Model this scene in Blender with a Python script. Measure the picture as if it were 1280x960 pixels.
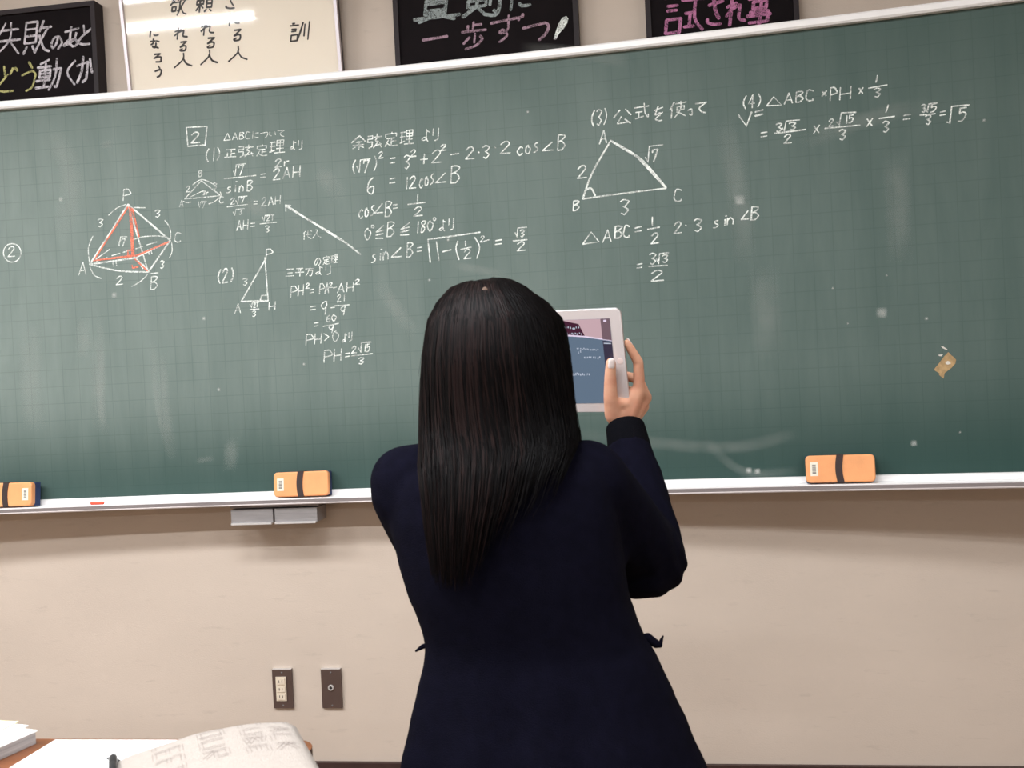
import bpy, bmesh, math, random
from math import sin, cos, pi, radians, sqrt, asinh
from mathutils import Vector, Matrix, noise

for o in list(bpy.data.objects):
    bpy.data.objects.remove(o)
SC = bpy.context.scene
COL = SC.collection

# ------------------------------------------------------------------ camera
cam_d = bpy.data.cameras.new('camera')
cam = bpy.data.objects.new('camera', cam_d)
COL.objects.link(cam)
cam_d.sensor_fit = 'HORIZONTAL'
cam_d.sensor_width = 36.0
cam_d.lens = 34.417
cam_d.clip_start = 0.05
cam_d.dof.use_dof = True
cam_d.dof.focus_distance = 2.5
cam_d.dof.aperture_fstop = 11.0
Rv = Vector((0.98917442, 0.13837835, -0.04884047))
Uv = Vector((0.04671242, 0.01858659, 0.99873544))
Wv = Vector((-0.13911114, 0.99020501, -0.01192139))
CAM = Vector((0.0, -2.75366, 1.39838))
cam.matrix_world = Matrix(((Rv.x, Uv.x, -Wv.x, CAM.x), (Rv.y, Uv.y, -Wv.y, CAM.y), (Rv.z, Uv.z, -Wv.z, CAM.z), (0, 0, 0, 1)))
SC.camera = cam

# ------------------------------------------------------------------ world, exposure
wd = bpy.data.worlds.new('world')
SC.world = wd
wd.use_nodes = True
wd.node_tree.nodes['Background'].inputs[0].default_value = (0.9, 0.95, 1.0, 1)
wd.node_tree.nodes['Background'].inputs[1].default_value = 0.05
SC.view_settings.view_transform = 'Standard'
SC.view_settings.look = 'None'
SC.view_settings.gamma = 1.0
SC.view_settings.use_curve_mapping = False
SC.view_settings.exposure = 0.0
LAMP_WATTS = 40.0
LAMP_COLOR = (0.96, 1.0, 1.03)

# ------------------------------------------------------------------ helpers
def link(o, parent=None):
    COL.objects.link(o)
    if parent is not None:
        o.parent = parent
    return o

def meta(o, label=None, cat=None, group=None, kind=None):
    if label: o['label'] = label
    if cat: o['category'] = cat
    if group: o['group'] = group
    if kind: o['kind'] = kind
    return o

def thing(name, label, cat, loc=(0, 0, 0), rot=(0, 0, 0), group=None):
    o = bpy.data.objects.new(name, None)
    o.empty_display_size = 0.05
    o.location = loc
    o.rotation_euler = rot
    link(o)
    return meta(o, label, cat, group)

def mobj(name, bm, mats, parent=None, world_off=None, smooth=False, recalc=True, bevel=0.0, segs=2):
    """link a bmesh as one mesh object; world_off shifts world coordinates into the parent's frame"""
    if bevel:
        es = [e for e in bm.edges if len(e.link_faces) == 2 and e.calc_face_angle(0) > 0.6]
        bmesh.ops.bevel(bm, geom=es, offset=bevel, segments=segs, affect='EDGES', clamp_overlap=True)
    if recalc:
        bmesh.ops.recalc_face_normals(bm, faces=bm.faces)
    if world_off is not None:
        bmesh.ops.translate(bm, vec=-Vector(world_off), verts=bm.verts)
    me = bpy.data.meshes.new(name)
    bm.to_mesh(me); bm.free()
    if not isinstance(mats, (list, tuple)): mats = [mats]
    for m in mats: me.materials.append(m)
    if smooth:
        for p in me.polygons: p.use_smooth = True
    return link(bpy.data.objects.new(name, me), parent)

def box(bm, a, b, mi=0, M=None):
    vs = []
    for z in (a[2], b[2]):
        for y in (a[1], b[1]):
            for x in (a[0], b[0]):
                v = Vector((x, y, z))
                vs.append(bm.verts.new(M @ v if M else v))
    for q in ((0, 2, 3, 1), (4, 5, 7, 6), (0, 1, 5, 4), (2, 6, 7, 3), (0, 4, 6, 2), (1, 3, 7, 5)):
        f = bm.faces.new([vs[i] for i in q]); f.material_index = mi
    return vs

def capsule(bm, p, q, r0, r1, n=16, k=5, flat=1.0, up=None):
    """tapered limb with rounded ends; flat < 1 squashes it along 'up'"""
    p = Vector(p); q = Vector(q); d = (q - p)
    L = d.length; d = d / L if L > 1e-9 else Vector((0, 0, 1))
    u = Vector(up) if up is not None else (Vector((0, 0, 1)) if abs(d.z) < 0.9 else Vector((1, 0, 0)))
    u = (u - d * u.dot(d)).normalized(); v = d.cross(u)
    rings = []
    prof = [(-r0 * cos(a), r0 * sin(a)) for a in [pi / 2 * i / k for i in range(1, k + 1)]]
    prof += [(L + r1 * sin(a), r1 * cos(a)) for a in [pi / 2 * i / k for i in range(0, k)]]
    for t, r in prof:
        rings.append([bm.verts.new(p + d * t + (u * cos(2 * pi * j / n) * flat + v * sin(2 * pi * j / n)) * r) for j in range(n)])
    for a, b in zip(rings, rings[1:]):
        for j in range(n):
            bm.faces.new((a[j], a[(j + 1) % n], b[(j + 1) % n], b[j]))
    c0 = bm.verts.new(p - d * r0); c1 = bm.verts.new(q + d * r1)
    for j in range(n):
        bm.faces.new((c0, rings[0][(j + 1) % n], rings[0][j]))
        bm.faces.new((c1, rings[-1][j], rings[-1][(j + 1) % n]))

def disc(bm, c, r, depth, n=20, rim=0.0):
    """short round plug standing out of a wall towards -Y"""
    prof = [(0, r), (-depth * 0.6, r), (-depth, r * 0.85)]
    if rim: prof += [(-depth, r * rim), (-depth * 0.5, r * rim * 0.95)]
    rr = [[bm.verts.new((c[0] + q * cos(2 * pi * j / n), c[1] + y, c[2] + q * sin(2 * pi * j / n))) for j in range(n)] for y, q in prof]
    for a, b_ in zip(rr, rr[1:]):
        for j in range(n): bm.faces.new((a[j], a[(j + 1) % n], b_[(j + 1) % n], b_[j]))
    bm.faces.new(rr[0]); bm.faces.new(rr[-1])

def chain(bm, pts, n=16):
    for (p, r0), (q, r1) in zip(pts, pts[1:]):
        capsule(bm, p, q, r0, r1, n)

def loft(bm, rings, cap=True, closed=True):
    rr = [[bm.verts.new(v) for v in r] for r in rings]
    n = len(rr[0])
    for a, b in zip(rr, rr[1:]):
        for j in range(n if closed else n - 1):
            bm.faces.new((a[j], a[(j + 1) % n], b[(j + 1) % n], b[j]))
    if cap and closed:
        bm.faces.new(rr[0][::-1]); bm.faces.new(rr[-1])
    return rr

def ellipse(c, a, b, n=32, pw=2.0, rot=0.0):
    out = []
    for j in range(n):
        t = 2 * pi * j / n
        x = math.copysign(abs(cos(t)) ** (2 / pw), cos(t)) * a
        y = math.copysign(abs(sin(t)) ** (2 / pw), sin(t)) * b
        out.append(Vector((c[0] + x * cos(rot) - y * sin(rot), c[1] + x * sin(rot) + y * cos(rot), c[2])))
    return out

def uvsphere(bm, c, r, n=16, m=10, M=None):
    c = Vector(c); r = (r, r, r) if not isinstance(r, (tuple, list)) else r
    rings = []
    for i in range(1, m):
        a = pi * i / m
        rings.append([Vector((sin(a) * cos(2 * pi * j / n) * r[0], sin(a) * sin(2 * pi * j / n) * r[1], cos(a) * r[2])) for j in range(n)])
    top = Vector((0, 0, r[2])); bot = Vector((0, 0, -r[2]))
    f = (lambda v: c + (M @ v if M else v))
    rr = [[bm.verts.new(f(v)) for v in q] for q in rings]
    t = bm.verts.new(f(top)); b = bm.verts.new(f(bot))
    for a_, b_ in zip(rr, rr[1:]):
        for j in range(n): bm.faces.new((a_[j], b_[j], b_[(j + 1) % n], a_[(j + 1) % n]))
    for j in range(n):
        bm.faces.new((t, rr[0][j], rr[0][(j + 1) % n])); bm.faces.new((b, rr[-1][(j + 1) % n], rr[-1][j]))

def remeshed(name, bm, voxel, mat, parent, off, smooth_it=4, post=None):
    """fuse overlapping closed volumes into ONE continuous surface"""
    bmesh.ops.recalc_face_normals(bm, faces=bm.faces)
    me = bpy.data.meshes.new(name + '_src'); bm.to_mesh(me); bm.free()
    o = bpy.data.objects.new(name + '_src', me); COL.objects.link(o)
    m = o.modifiers.new('r', 'REMESH'); m.mode = 'VOXEL'; m.voxel_size = voxel; m.adaptivity = 0
    if smooth_it:
        s = o.modifiers.new('s', 'SMOOTH'); s.iterations = smooth_it; s.factor = 0.5
    dg = bpy.context.evaluated_depsgraph_get(); dg.update()
    out = bpy.data.meshes.new_from_object(o.evaluated_get(dg), depsgraph=dg)
    bpy.data.objects.remove(o); bpy.data.meshes.remove(me)
    out.name = name
    if post: post(out)
    out.transform(Matrix.Translation(-Vector(off)))
    out.materials.clear(); out.materials.append(mat)
    for p in out.polygons: p.use_smooth = True
    return link(bpy.data.objects.new(name, out), parent)

# ------------------------------------------------------------------ materials
def mat(name, col, rough=0.6, metal=0.0, spec=0.5, noise_amt=0.0, noise_scale=20.0, bump=0.0, bump_scale=60.0,
        emit=None, estr=0.0, coat=0.0, sheen=0.0, stretch=(1, 1, 1), col2=None):
    m = bpy.data.materials.new(name); m.use_nodes = True
    nt = m.node_tree; N = nt.nodes; L = nt.links
    b = N['Principled BSDF']
    b.inputs['Base Color'].default_value = (*col, 1)
    b.inputs['Roughness'].default_value = rough
    b.inputs['Metallic'].default_value = metal
    b.inputs['Specular IOR Level'].default_value = spec
    b.inputs['Coat Weight'].default_value = coat
    b.inputs['Sheen Weight'].default_value = sheen
    if emit:
        b.inputs['Emission Color'].default_value = (*emit, 1); b.inputs['Emission Strength'].default_value = estr
    tc = N.new('ShaderNodeTexCoord'); mp = N.new('ShaderNodeMapping'); mp.inputs['Scale'].default_value = stretch
    L.new(tc.outputs['Object'], mp.inputs[0])
    if noise_amt or col2:
        n = N.new('ShaderNodeTexNoise'); n.inputs['Scale'].default_value = noise_scale; n.inputs['Detail'].default_value = 5
        L.new(mp.outputs[0], n.inputs[0])
        mx = N.new('ShaderNodeMix'); mx.data_type = 'RGBA'
        c2 = col2 if col2 else tuple(max(0, c * (1 - noise_amt)) for c in col)
        mx.inputs[6].default_value = (*c2, 1); mx.inputs[7].default_value = (*col, 1)
        rp = N.new('ShaderNodeMapRange'); rp.inputs[1].default_value = 0.35; rp.inputs[2].default_value = 0.65
        L.new(n.outputs[0], rp.inputs[0]); L.new(rp.outputs[0], mx.inputs[0]); L.new(mx.outputs[2], b.inputs['Base Color'])
    if bump:
        n2 = N.new('ShaderNodeTexNoise'); n2.inputs['Scale'].default_value = bump_scale; n2.inputs['Detail'].default_value = 4
        L.new(mp.outputs[0], n2.inputs[0])
        bp = N.new('ShaderNodeBump'); bp.inputs['Strength'].default_value = bump; bp.inputs['Distance'].default_value = 0.004
        L.new(n2.outputs[0], bp.inputs['Height']); L.new(bp.outputs[0], b.inputs['Normal'])
    return m

def chalk_mat(name, col):
    """chalk: dry, grainy, with tiny gaps where the board shows through"""
    m = mat(name, col, 0.95, spec=0.1)
    N = m.node_tree.nodes; L = m.node_tree.links; b = N['Principled BSDF']
    tc = N.new('ShaderNodeTexCoord')
    n = N.new('ShaderNodeTexNoise'); n.inputs['Scale'].default_value = 330; n.inputs['Detail'].default_value = 2
    n3 = N.new('ShaderNodeTexNoise'); n3.inputs['Scale'].default_value = 45; n3.inputs['Detail'].default_value = 2
    L.new(tc.outputs['Object'], n.inputs[0]); L.new(tc.outputs['Object'], n3.inputs[0])
    ad = N.new('ShaderNodeMath'); ad.operation = 'ADD'; L.new(n.outputs[0], ad.inputs[0]); L.new(n3.outputs[0], ad.inputs[1])
    rp = N.new('ShaderNodeMapRange'); rp.inputs[1].default_value = 0.78; rp.inputs[2].default_value = 1.16
    rp.inputs[3].default_value = 0.30; rp.inputs[4].default_value = 1.0
    L.new(ad.outputs[0], rp.inputs[0]); L.new(rp.outputs[0], b.inputs['Alpha'])
    return m

M_wall = mat('painted_wall', (0.60, 0.505, 0.43), 0.75, spec=0.3, noise_amt=0.055, noise_scale=2.2, bump=0.15, bump_scale=180, stretch=(1, 1, 2.2))
def add_smudges(m):
    N = m.node_tree.nodes; L = m.node_tree.links; b = N['Principled BSDF']
    prev = b.inputs['Base Color'].links[0].from_socket
    tc = N.new('ShaderNodeTexCoord'); mp = N.new('ShaderNodeMapping'); mp.inputs['Scale'].default_value = (1.5, 1.5, 7); mp.inputs['Rotation'].default_value = (0, 0.25, 0)
    L.new(tc.outputs['Object'], mp.inputs[0])
    n = N.new('ShaderNodeTexNoise'); n.inputs['Scale'].default_value = 6; n.inputs['Detail'].default_value = 8; n.inputs['Roughness'].default_value = 0.7
    L.new(mp.outputs[0], n.inputs[0])
    rp = N.new('ShaderNodeMapRange'); rp.inputs[1].default_value = 0.58; rp.inputs[2].default_value = 0.80; rp.inputs[4].default_value = 0.45
    L.new(n.outputs[0], rp.inputs[0])
    mx = N.new('ShaderNodeMix'); mx.data_type = 'RGBA'; mx.inputs[7].default_value = (0.33, 0.27, 0.23, 1)
    L.new(rp.outputs[0], mx.inputs[0]); L.new(prev, mx.inputs[6]); L.new(mx.outputs[2], b.inputs['Base Color'])
add_smudges(M_wall)
M_ceil = mat('ceiling_panel', (0.75, 0.74, 0.71), 0.9, noise_amt=0.1, noise_scale=40)
M_floor = mat('wood_floor', (0.24, 0.18, 0.12), 0.45, noise_amt=0.4, noise_scale=6, stretch=(1, 12, 1))
M_base = mat('dark_baseboard', (0.045, 0.022, 0.02), 0.45, noise_amt=0.2)
M_dais = mat('platform_wood', (0.25, 0.14, 0.07), 0.5, noise_amt=0.4, noise_scale=5, stretch=(1, 10, 10))
M_alu = mat('brushed_aluminium', (0.80, 0.78, 0.78), 0.38, metal=0.55, noise_amt=0.08, noise_scale=30, stretch=(0.2, 5, 5))
M_alu_white = mat('white_frame_rail', (0.93, 0.91, 0.91), 0.4, spec=0.6, noise_amt=0.03, noise_scale=30)
M_alu_dull = mat('dull_aluminium', (0.52, 0.46, 0.45), 0.5, metal=0.3)
M_drawer = mat('drawer_metal', (0.30, 0.28, 0.28), 0.5, metal=0.3, noise_amt=0.15, noise_scale=30, stretch=(0.5, 6, 6))
M_lip = mat('tray_lip_metal', (0.27, 0.235, 0.235), 0.5, metal=0.3, noise_amt=0.08, noise_scale=30, stretch=(0.3, 6, 6))
M_case = mat('board_case', (0.30, 0.22, 0.17), 0.7, noise_amt=0.2)
M_black = mat('blackboard_paint', (0.0075, 0.005, 0.006), 0.8, spec=0.12, noise_amt=0.3, noise_scale=12)
M_blackframe = mat('dark_board_frame', (0.026, 0.019, 0.022), 0.6, spec=0.25, noise_amt=0.2)
M_paper_cream = mat('calligraphy_paper', (0.98, 0.87, 0.73), 0.8, noise_amt=0.02, noise_scale=5)
M_silver = mat('silver_frame', (0.50, 0.45, 0.47), 0.4, metal=0.6)
M_ink = mat('brush_ink', (0.05, 0.045, 0.045), 0.8, noise_amt=0.5, noise_scale=60)
M_plate = mat('brown_metal_plate', (0.125, 0.085, 0.075), 0.35, metal=0.45, noise_amt=0.1)
M_ivory = mat('ivory_plastic', (0.72, 0.62, 0.50), 0.4)
M_dark = mat('dark_hole', (0.02, 0.018, 0.018), 0.6)
M_orange = mat('orange_vinyl', (0.93, 0.40, 0.165), 0.5, noise_amt=0.08, noise_scale=25, bump=0.1, bump_scale=300)
M_strap = mat('dark_brown_strap', (0.035, 0.018, 0.018), 0.6, bump=0.3, bump_scale=400)
M_felt = mat('blue_felt', (0.03, 0.05, 0.14), 0.95, bump=0.6, bump_scale=300)
M_sticker = mat('white_sticker', (0.85, 0.80, 0.68), 0.6)
M_print = mat('grey_print', (0.16, 0.14, 0.14), 0.7)
M_redchalk = mat('red_chalk_stick', (0.85, 0.12, 0.07), 0.9)
M_whitechalk = mat('white_chalk_stick', (0.9, 0.9, 0.88), 0.9)
M_desk = mat('orange_wood_desk', (0.20, 0.064, 0.020), 0.4, noise_amt=0.25, noise_scale=8, stretch=(1, 8, 8), coat=0.2)
M_deskedge = mat('dark_desk_edge', (0.10, 0.05, 0.035), 0.5)
M_steel = mat('grey_steel', (0.25, 0.25, 0.26), 0.4, metal=0.7)
M_paper = mat('white_paper', (0.95, 0.94, 0.93), 0.8)
M_paper_y = mat('yellow_paper', (0.93, 0.88, 0.52), 0.8)
M_paper_g = mat('grey_paper_edges', (0.50, 0.47, 0.47), 0.8, noise_amt=0.35, noise_scale=8, stretch=(1, 1, 80))
M_canvas = mat('cream_canvas', (0.385, 0.335, 0.30), 0.9, noise_amt=0.06, noise_scale=200, bump=0.5, bump_scale=500)
M_canvas_print = mat('grey_canvas_print', (0.27, 0.225, 0.205), 0.9)
M_zip = mat('black_zip', (0.02, 0.018, 0.02), 0.4)
M_navy = mat('navy_wool_blazer', (0.0036, 0.0034, 0.0090), 0.95, spec=0.05, noise_amt=0.25, noise_scale=60, bump=0.35, bump_scale=700)
M_knit = mat('black_knit_cuff', (0.0025, 0.0025, 0.004), 0.95, spec=0.05, bump=0.6, bump_scale=500)
M_skirt = mat('navy_skirt', (0.012, 0.014, 0.03), 0.85, noise_amt=0.2, noise_scale=80)
M_skin = mat('skin', (0.70, 0.385, 0.26), 0.6, spec=0.3, noise_amt=0.10, noise_scale=30, col2=(0.62, 0.29, 0.19))
M_skin.node_tree.nodes['Principled BSDF'].inputs['Subsurface Weight'].default_value = 0.15
M_skin.node_tree.nodes['Principled BSDF'].inputs['Subsurface Radius'].default_value = (0.012, 0.004, 0.002)
M_nail = mat('pale_nail', (0.86, 0.74, 0.72), 0.25)
M_lip_skin = mat('lip', (0.45, 0.14, 0.12), 0.5)
M_eye = mat('eye_white', (0.85, 0.83, 0.8), 0.2)
M_iris = mat('dark_iris', (0.02, 0.012, 0.008), 0.15)
M_scalp = mat('scalp', (0.10, 0.055, 0.035), 0.7)
M_hair = mat('black_hair', (0.0028, 0.0020, 0.0023), 0.50, spec=0.07, noise_amt=0.5, noise_scale=18, stretch=(9, 9, 0.6))
M_hair2 = mat('brown_hair', (0.0095, 0.0040, 0.0038), 0.5, spec=0.10, noise_amt=0.5, noise_scale=18, stretch=(9, 9, 0.6))
M_sock = mat('navy_sock', (0.01, 0.012, 0.03), 0.95)
M_shoe = mat('white_indoor_shoe', (0.75, 0.75, 0.73), 0.5)
M_shirt = mat('white_shirt', (0.85, 0.85, 0.85), 0.8)
M_tab = mat('white_tablet_bezel', (0.66, 0.59, 0.585), 0.22, coat=0.4)
M_tabback = mat('tablet_back_metal', (0.6, 0.6, 0.62), 0.35, metal=0.9)
M_chw = chalk_mat('white_chalk', (0.86, 0.90, 0.86))
M_chw2 = chalk_mat('soft_white_chalk', (0.60, 0.56, 0.60))
M_chr = chalk_mat('red_chalk', (0.95, 0.26, 0.17))
M_chy = chalk_mat('yellow_chalk', (0.50, 0.47, 0.20))
M_chg = chalk_mat('grey_chalk', (0.30, 0.34, 0.34))
M_chp = chalk_mat('pink_chalk', (0.52, 0.20, 0.36))
M_chk = chalk_mat('pinkish_white_chalk', (0.38, 0.25, 0.31))
M_smear = mat('chalk_smear', (0.62, 0.64, 0.60), 0.95, spec=0.1)
def soften(m, peak):
    N = m.node_tree.nodes; L = m.node_tree.links; b = N['Principled BSDF']
    uv = N.new('ShaderNodeUVMap'); uv.uv_map = 'smear'; sp = N.new('ShaderNodeSeparateXYZ'); L.new(uv.outputs[0], sp.inputs[0])
    def bell(s):
        a = N.new('ShaderNodeMath'); a.operation = 'MULTIPLY'; a.inputs[1].default_value = pi; L.new(s, a.inputs[0])
        c = N.new('ShaderNodeMath'); c.operation = 'SINE'; L.new(a.outputs[0], c.inputs[0]); return c.outputs[0]
    m1 = N.new('ShaderNodeMath'); m1.operation = 'MULTIPLY'; L.new(bell(sp.outputs[0]), m1.inputs[0]); L.new(bell(sp.outputs[1]), m1.inputs[1])
    tc = N.new('ShaderNodeTexCoord'); n = N.new('ShaderNodeTexNoise'); n.inputs['Scale'].default_value = 25; n.inputs['Detail'].default_value = 6; L.new(tc.outputs['Object'], n.inputs[0])
    m2 = N.new('ShaderNodeMath'); m2.operation = 'MULTIPLY'; L.new(m1.outputs[0], m2.inputs[0]); L.new(n.outputs[0], m2.inputs[1])
    m3 = N.new('ShaderNodeMath'); m3.operation = 'MULTIPLY'; m3.inputs[1].default_value = peak; L.new(m2.outputs[0], m3.inputs[0]); L.new(m3.outputs[0], b.inputs['Alpha'])
soften(M_smear, 0.20)
M_chalkcol = {'white': M_chw, 'red': M_chr, 'yellow': M_chy, 'grey': M_chg, 'pink': M_chp, 'pinkish': M_chk, 'ink': M_ink}

def board_material():
    """green slate: printed 5 cm grid, chalk haze left by the erasers, with a left-to-right sheen painted in"""
    m = bpy.data.materials.new('green_chalkboard'); m.use_nodes = True
    N = m.node_tree.nodes; L = m.node_tree.links; b = N['Principled BSDF']
    uv = N.new('ShaderNodeUVMap'); uv.uv_map = 'board'
    sp = N.new('ShaderNodeSeparateXYZ'); L.new(uv.outputs[0], sp.inputs[0])
    def mth(op, a, c=None, clamp=False):
        n = N.new('ShaderNodeMath'); n.operation = op; n.use_clamp = clamp
        for i, v in enumerate((a, c)):
            if v is None: continue
            if isinstance(v, (int, float)): n.inputs[i].default_value = v
            else: L.new(v, n.inputs[i])
        return n.outputs[0]
    def gridline(sock, off):
        fr = mth('FRACT', mth('MULTIPLY', mth('ADD', sock, off), 20.0))
        d = mth('ABSOLUTE', mth('SUBTRACT', fr, 0.5))
        return mth('SUBTRACT', 1.0, mth('DIVIDE', d, 0.035), clamp=True)
    g = mth('MAXIMUM', gridline(sp.outputs[0], 0.017), gridline(sp.outputs[1], 0.004))
    def nz(scale, st, detail=5, rough=0.55, dist=0.0):
        mp = N.new('ShaderNodeMapping'); mp.inputs['Scale'].default_value = (*st, 1)
        L.new(uv.outputs[0], mp.inputs[0])
        n = N.new('ShaderNodeTexNoise'); n.inputs['Scale'].default_value = scale; n.inputs['Detail'].default_value = detail
        n.inputs['Roughness'].default_value = rough; n.inputs['Distortion'].default_value = dist
        L.new(mp.outputs[0], n.inputs[0]); return n.outputs[0]
    # eraser haze: vertical swipes, denser in the middle band, cleaner along the bottom
    swipe = nz(3.0, (3.2, 0.5), 5, 0.6, 0.6)
    cloud = nz(1.6, (1, 1), 4)
    fine = nz(9.0, (6, 0.5), 6, 0.7)
    mr = N.new('ShaderNodeMapRange'); mr.inputs[1].default_value = 1.10; mr.inputs[2].default_value = 1.42; mr.interpolation_type = 'SMOOTHSTEP'
    L.new(sp.outputs[1], mr.inputs[0])
    mr2 = N.new('ShaderNodeMapRange'); mr2.inputs[1].default_value = 2.28; mr2.inputs[2].default_value = 2.0
    L.new(sp.outputs[1], mr2.inputs[0]); mr2.inputs[3].default_value = 0.75
    sheen_ramp = N.new('ShaderNodeMapRange'); sheen_ramp.inputs[1].default_value = 1.9; sheen_ramp.inputs[2].default_value = -0.8  # left-to-right falloff of light and sheen, put into the dust colour
    sheen_ramp.inputs[3].default_value = 0.42; sheen_ramp.inputs[4].default_value = 1.0
    L.new(sp.outputs[0], sheen_ramp.inputs[0])
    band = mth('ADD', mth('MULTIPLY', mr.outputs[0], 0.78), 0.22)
    amt = mth('MULTIPLY', mth('MULTIPLY', band, mr2.outputs[0]), sheen_ramp.outputs[0])
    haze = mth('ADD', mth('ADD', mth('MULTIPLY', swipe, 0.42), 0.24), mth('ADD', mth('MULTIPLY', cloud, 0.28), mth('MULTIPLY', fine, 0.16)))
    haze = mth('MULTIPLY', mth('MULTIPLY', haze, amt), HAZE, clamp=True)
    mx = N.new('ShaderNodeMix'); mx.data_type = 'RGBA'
    mx.inputs[6].default_value = (*BOARD_GREEN, 1); mx.inputs[7].default_value = (*BOARD_DUST_SHEEN, 1)
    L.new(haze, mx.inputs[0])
    mg = N.new('ShaderNodeMix'); mg.data_type = 'RGBA'; mg.inputs[7].default_value = (0.02, 0.05, 0.04, 1)
    L.new(mth('MULTIPLY', g, 0.20), mg.inputs[0]); L.new(mx.outputs[2], mg.inputs[6])
    L.new(mg.outputs[2], b.inputs['Base Color'])
    b.inputs['Roughness'].default_value = 0.6
    b.inputs['Specular IOR Level'].default_value = 0.18
    return m
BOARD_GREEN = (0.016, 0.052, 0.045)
BOARD_DUST_SHEEN = (0.285, 0.335, 0.310)
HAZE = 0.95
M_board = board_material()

def emis(name, col, s=1.0, spec=0.3):
    m = mat(name, (0.01, 0.01, 0.01), 0.15, spec=spec, emit=col, estr=s)
    return m

# ------------------------------------------------------------------ setting
XL, XR, YB, ZC = -4.6, 3.4, -8.0, 3.0
def plane_box(name, a, b, m):
    bm = bmesh.new(); box(bm, a, b); o = mobj(name, bm, m); o['kind'] = 'structure'; return o
plane_box('floor', (XL, YB, -0.1), (XR, 0.1, 0.0), M_floor)
plane_box('ceiling', (XL, YB, ZC), (XR, 0.1, ZC + 0.1), M_ceil)
plane_box('wall_front', (XL, 0.0, 0.0), (XR, 0.12, ZC), M_wall)
plane_box('wall_back', (XL, YB - 0.1, 0.0), (XR, YB, ZC), M_wall)
plane_box('wall_left', (XL - 0.1, YB, 0.0), (XL, 0.1, ZC), M_wall)
plane_box('wall_right', (XR, YB, 0.0), (XR + 0.1, 0.1, ZC), M_wall)
bm = bmesh.new(); box(bm, (XL, -0.014, 0.221), (XR, 0.0, 0.2838)); o = mobj('baseboard_front', bm, M_base, bevel=0.003); o['kind'] = 'structure'
d = thing('teaching_platform', 'low wooden platform along the foot of the chalkboard wall', 'platform', (-0.8, -0.55, 0))
bm = bmesh.new(); box(bm, (-3.0, -0.54, 0.19), (3.0, 0.54, 0.22)); mobj('platform_top', bm, M_dais, d, bevel=0.004)
bm = bmesh.new(); box(bm, (-2.98, -0.52, 0.0), (2.98, 0.54, 0.189)); mobj('platform_base', bm, M_dais, d)

# fluorescent ceiling lights: four along each row, parallel to the chalkboard
M_fix = mat('white_enamel', (0.85, 0.85, 0.84), 0.4)
M_tube = emis('lit_tube', (1.0, 0.98, 0.95), 9.0)
def ceiling_light(x0, x1, y, wy, label):
    xc_, L_ = (x0 + x1) / 2, x1 - x0
    t = thing('ceiling_light', label, 'ceiling light', (xc_, y, ZC), group='fluorescent ceiling lights above the classroom')
    bm = bmesh.new(); box(bm, (-L_ / 2, -max(0.06, wy / 2), -0.05), (L_ / 2, max(0.06, wy / 2), 0.0)); mobj('housing', bm, M_fix, t, bevel=0.006)
    bm = bmesh.new(); capsule(bm, (-L_ / 2 + 0.03, 0, -0.075), (L_ / 2 - 0.03, 0, -0.075), 0.016, 0.016, 12, 3); mobj('tube', bm, M_tube, t, smooth=True)
    ld = bpy.data.lights.new('tube_light', 'AREA'); ld.shape = 'RECTANGLE'; ld.size = L_ - 0.06; ld.size_y = wy
    ld.energy = LAMP_WATTS; ld.color = LAMP_COLOR
    lo = bpy.data.objects.new('tube_light', ld); link(lo, t); lo.location = (0, 0, -0.098)
for y, wy, xs, row in ((-1.9, 0.36, (-4.30, -2.75, -1.20), 'added front'), (-2.85, 0.05, (-3.29, -1.19, 0.91), 'second'), (-7.2, 0.05, (-3.29, -1.19, 0.91), 'rearmost')):  # front row is added, wide and left-weighted to shape shadow and brightness
    for x0, side in zip(xs, ('left', 'middle', 'right')):
        ceiling_light(x0, x0 + 1.2, y, wy, '%s fluorescent light of the %s ceiling row, parallel to the chalkboard' % (side, row))

# ------------------------------------------------------------------ chalkboard (concave)
BXC, BK, BY0, BZT, BZB = -1.02034, 0.0626647, 0.0600225, 2.24513, 1.09
def arcu(x):
    a = BK * (x - BXC); return (a * sqrt(1 + a * a) + asinh(a)) / (2 * BK)
def bx(u):
    x = u
    for _ in range(6):
        a = BK * x; x -= ((a * sqrt(1 + a * a) + asinh(a)) / (2 * BK) - u) / sqrt(1 + a * a)
    return BXC + x
def bpt(u, z, off=0.0):
    x = bx(u); s = BK * (x - BXC); y = -BY0 - (x - BXC) ** 2 * BK / 2
    n = Vector((-s, -1, 0)).normalized()          # board normal, into the room
    return Vector((x, y, z)) + n * off
UL, UR = -2.42, 2.42
BRD = Vector((BXC, 0, 1.05))
board = thing('chalkboard', 'long curved green chalkboard with a white frame, covered in white maths working', 'chalkboard', BRD)
NU = 96
US = [UL + (UR - UL) * i / NU for i in range(NU + 1)]
def sweep(prof, mats, name, mi=None, u0=UL, u1=UR, smooth=False, label=None):
    """profile of (off, z) swept along the board's curve"""
    bm = bmesh.new()
    us = [u0 + (u1 - u0) * i / NU for i in range(NU + 1)]
    rr = [[bm.verts.new(bpt(u, z, o_)) for o_, z in prof] for u in us]
    n = len(prof)
    for a, b_ in zip(rr, rr[1:]):
        for j in range(n): bm.faces.new((a[j], a[(j + 1) % n], b_[(j + 1) % n], b_[j]))
    bm.faces.new(rr[0][::-1]); bm.faces.new(rr[-1])
    o = mobj(name, bm, mats, board, BRD)
    if label: o['label'] = label
    return o
bm = bmesh.new(); uvl = bm.loops.layers.uv.new('board')
rr = [[(bm.verts.new(bpt(u, z, 0.0)), u, z) for z in (BZB - 0.02, BZT + 0.01)] for u in US]
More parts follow.
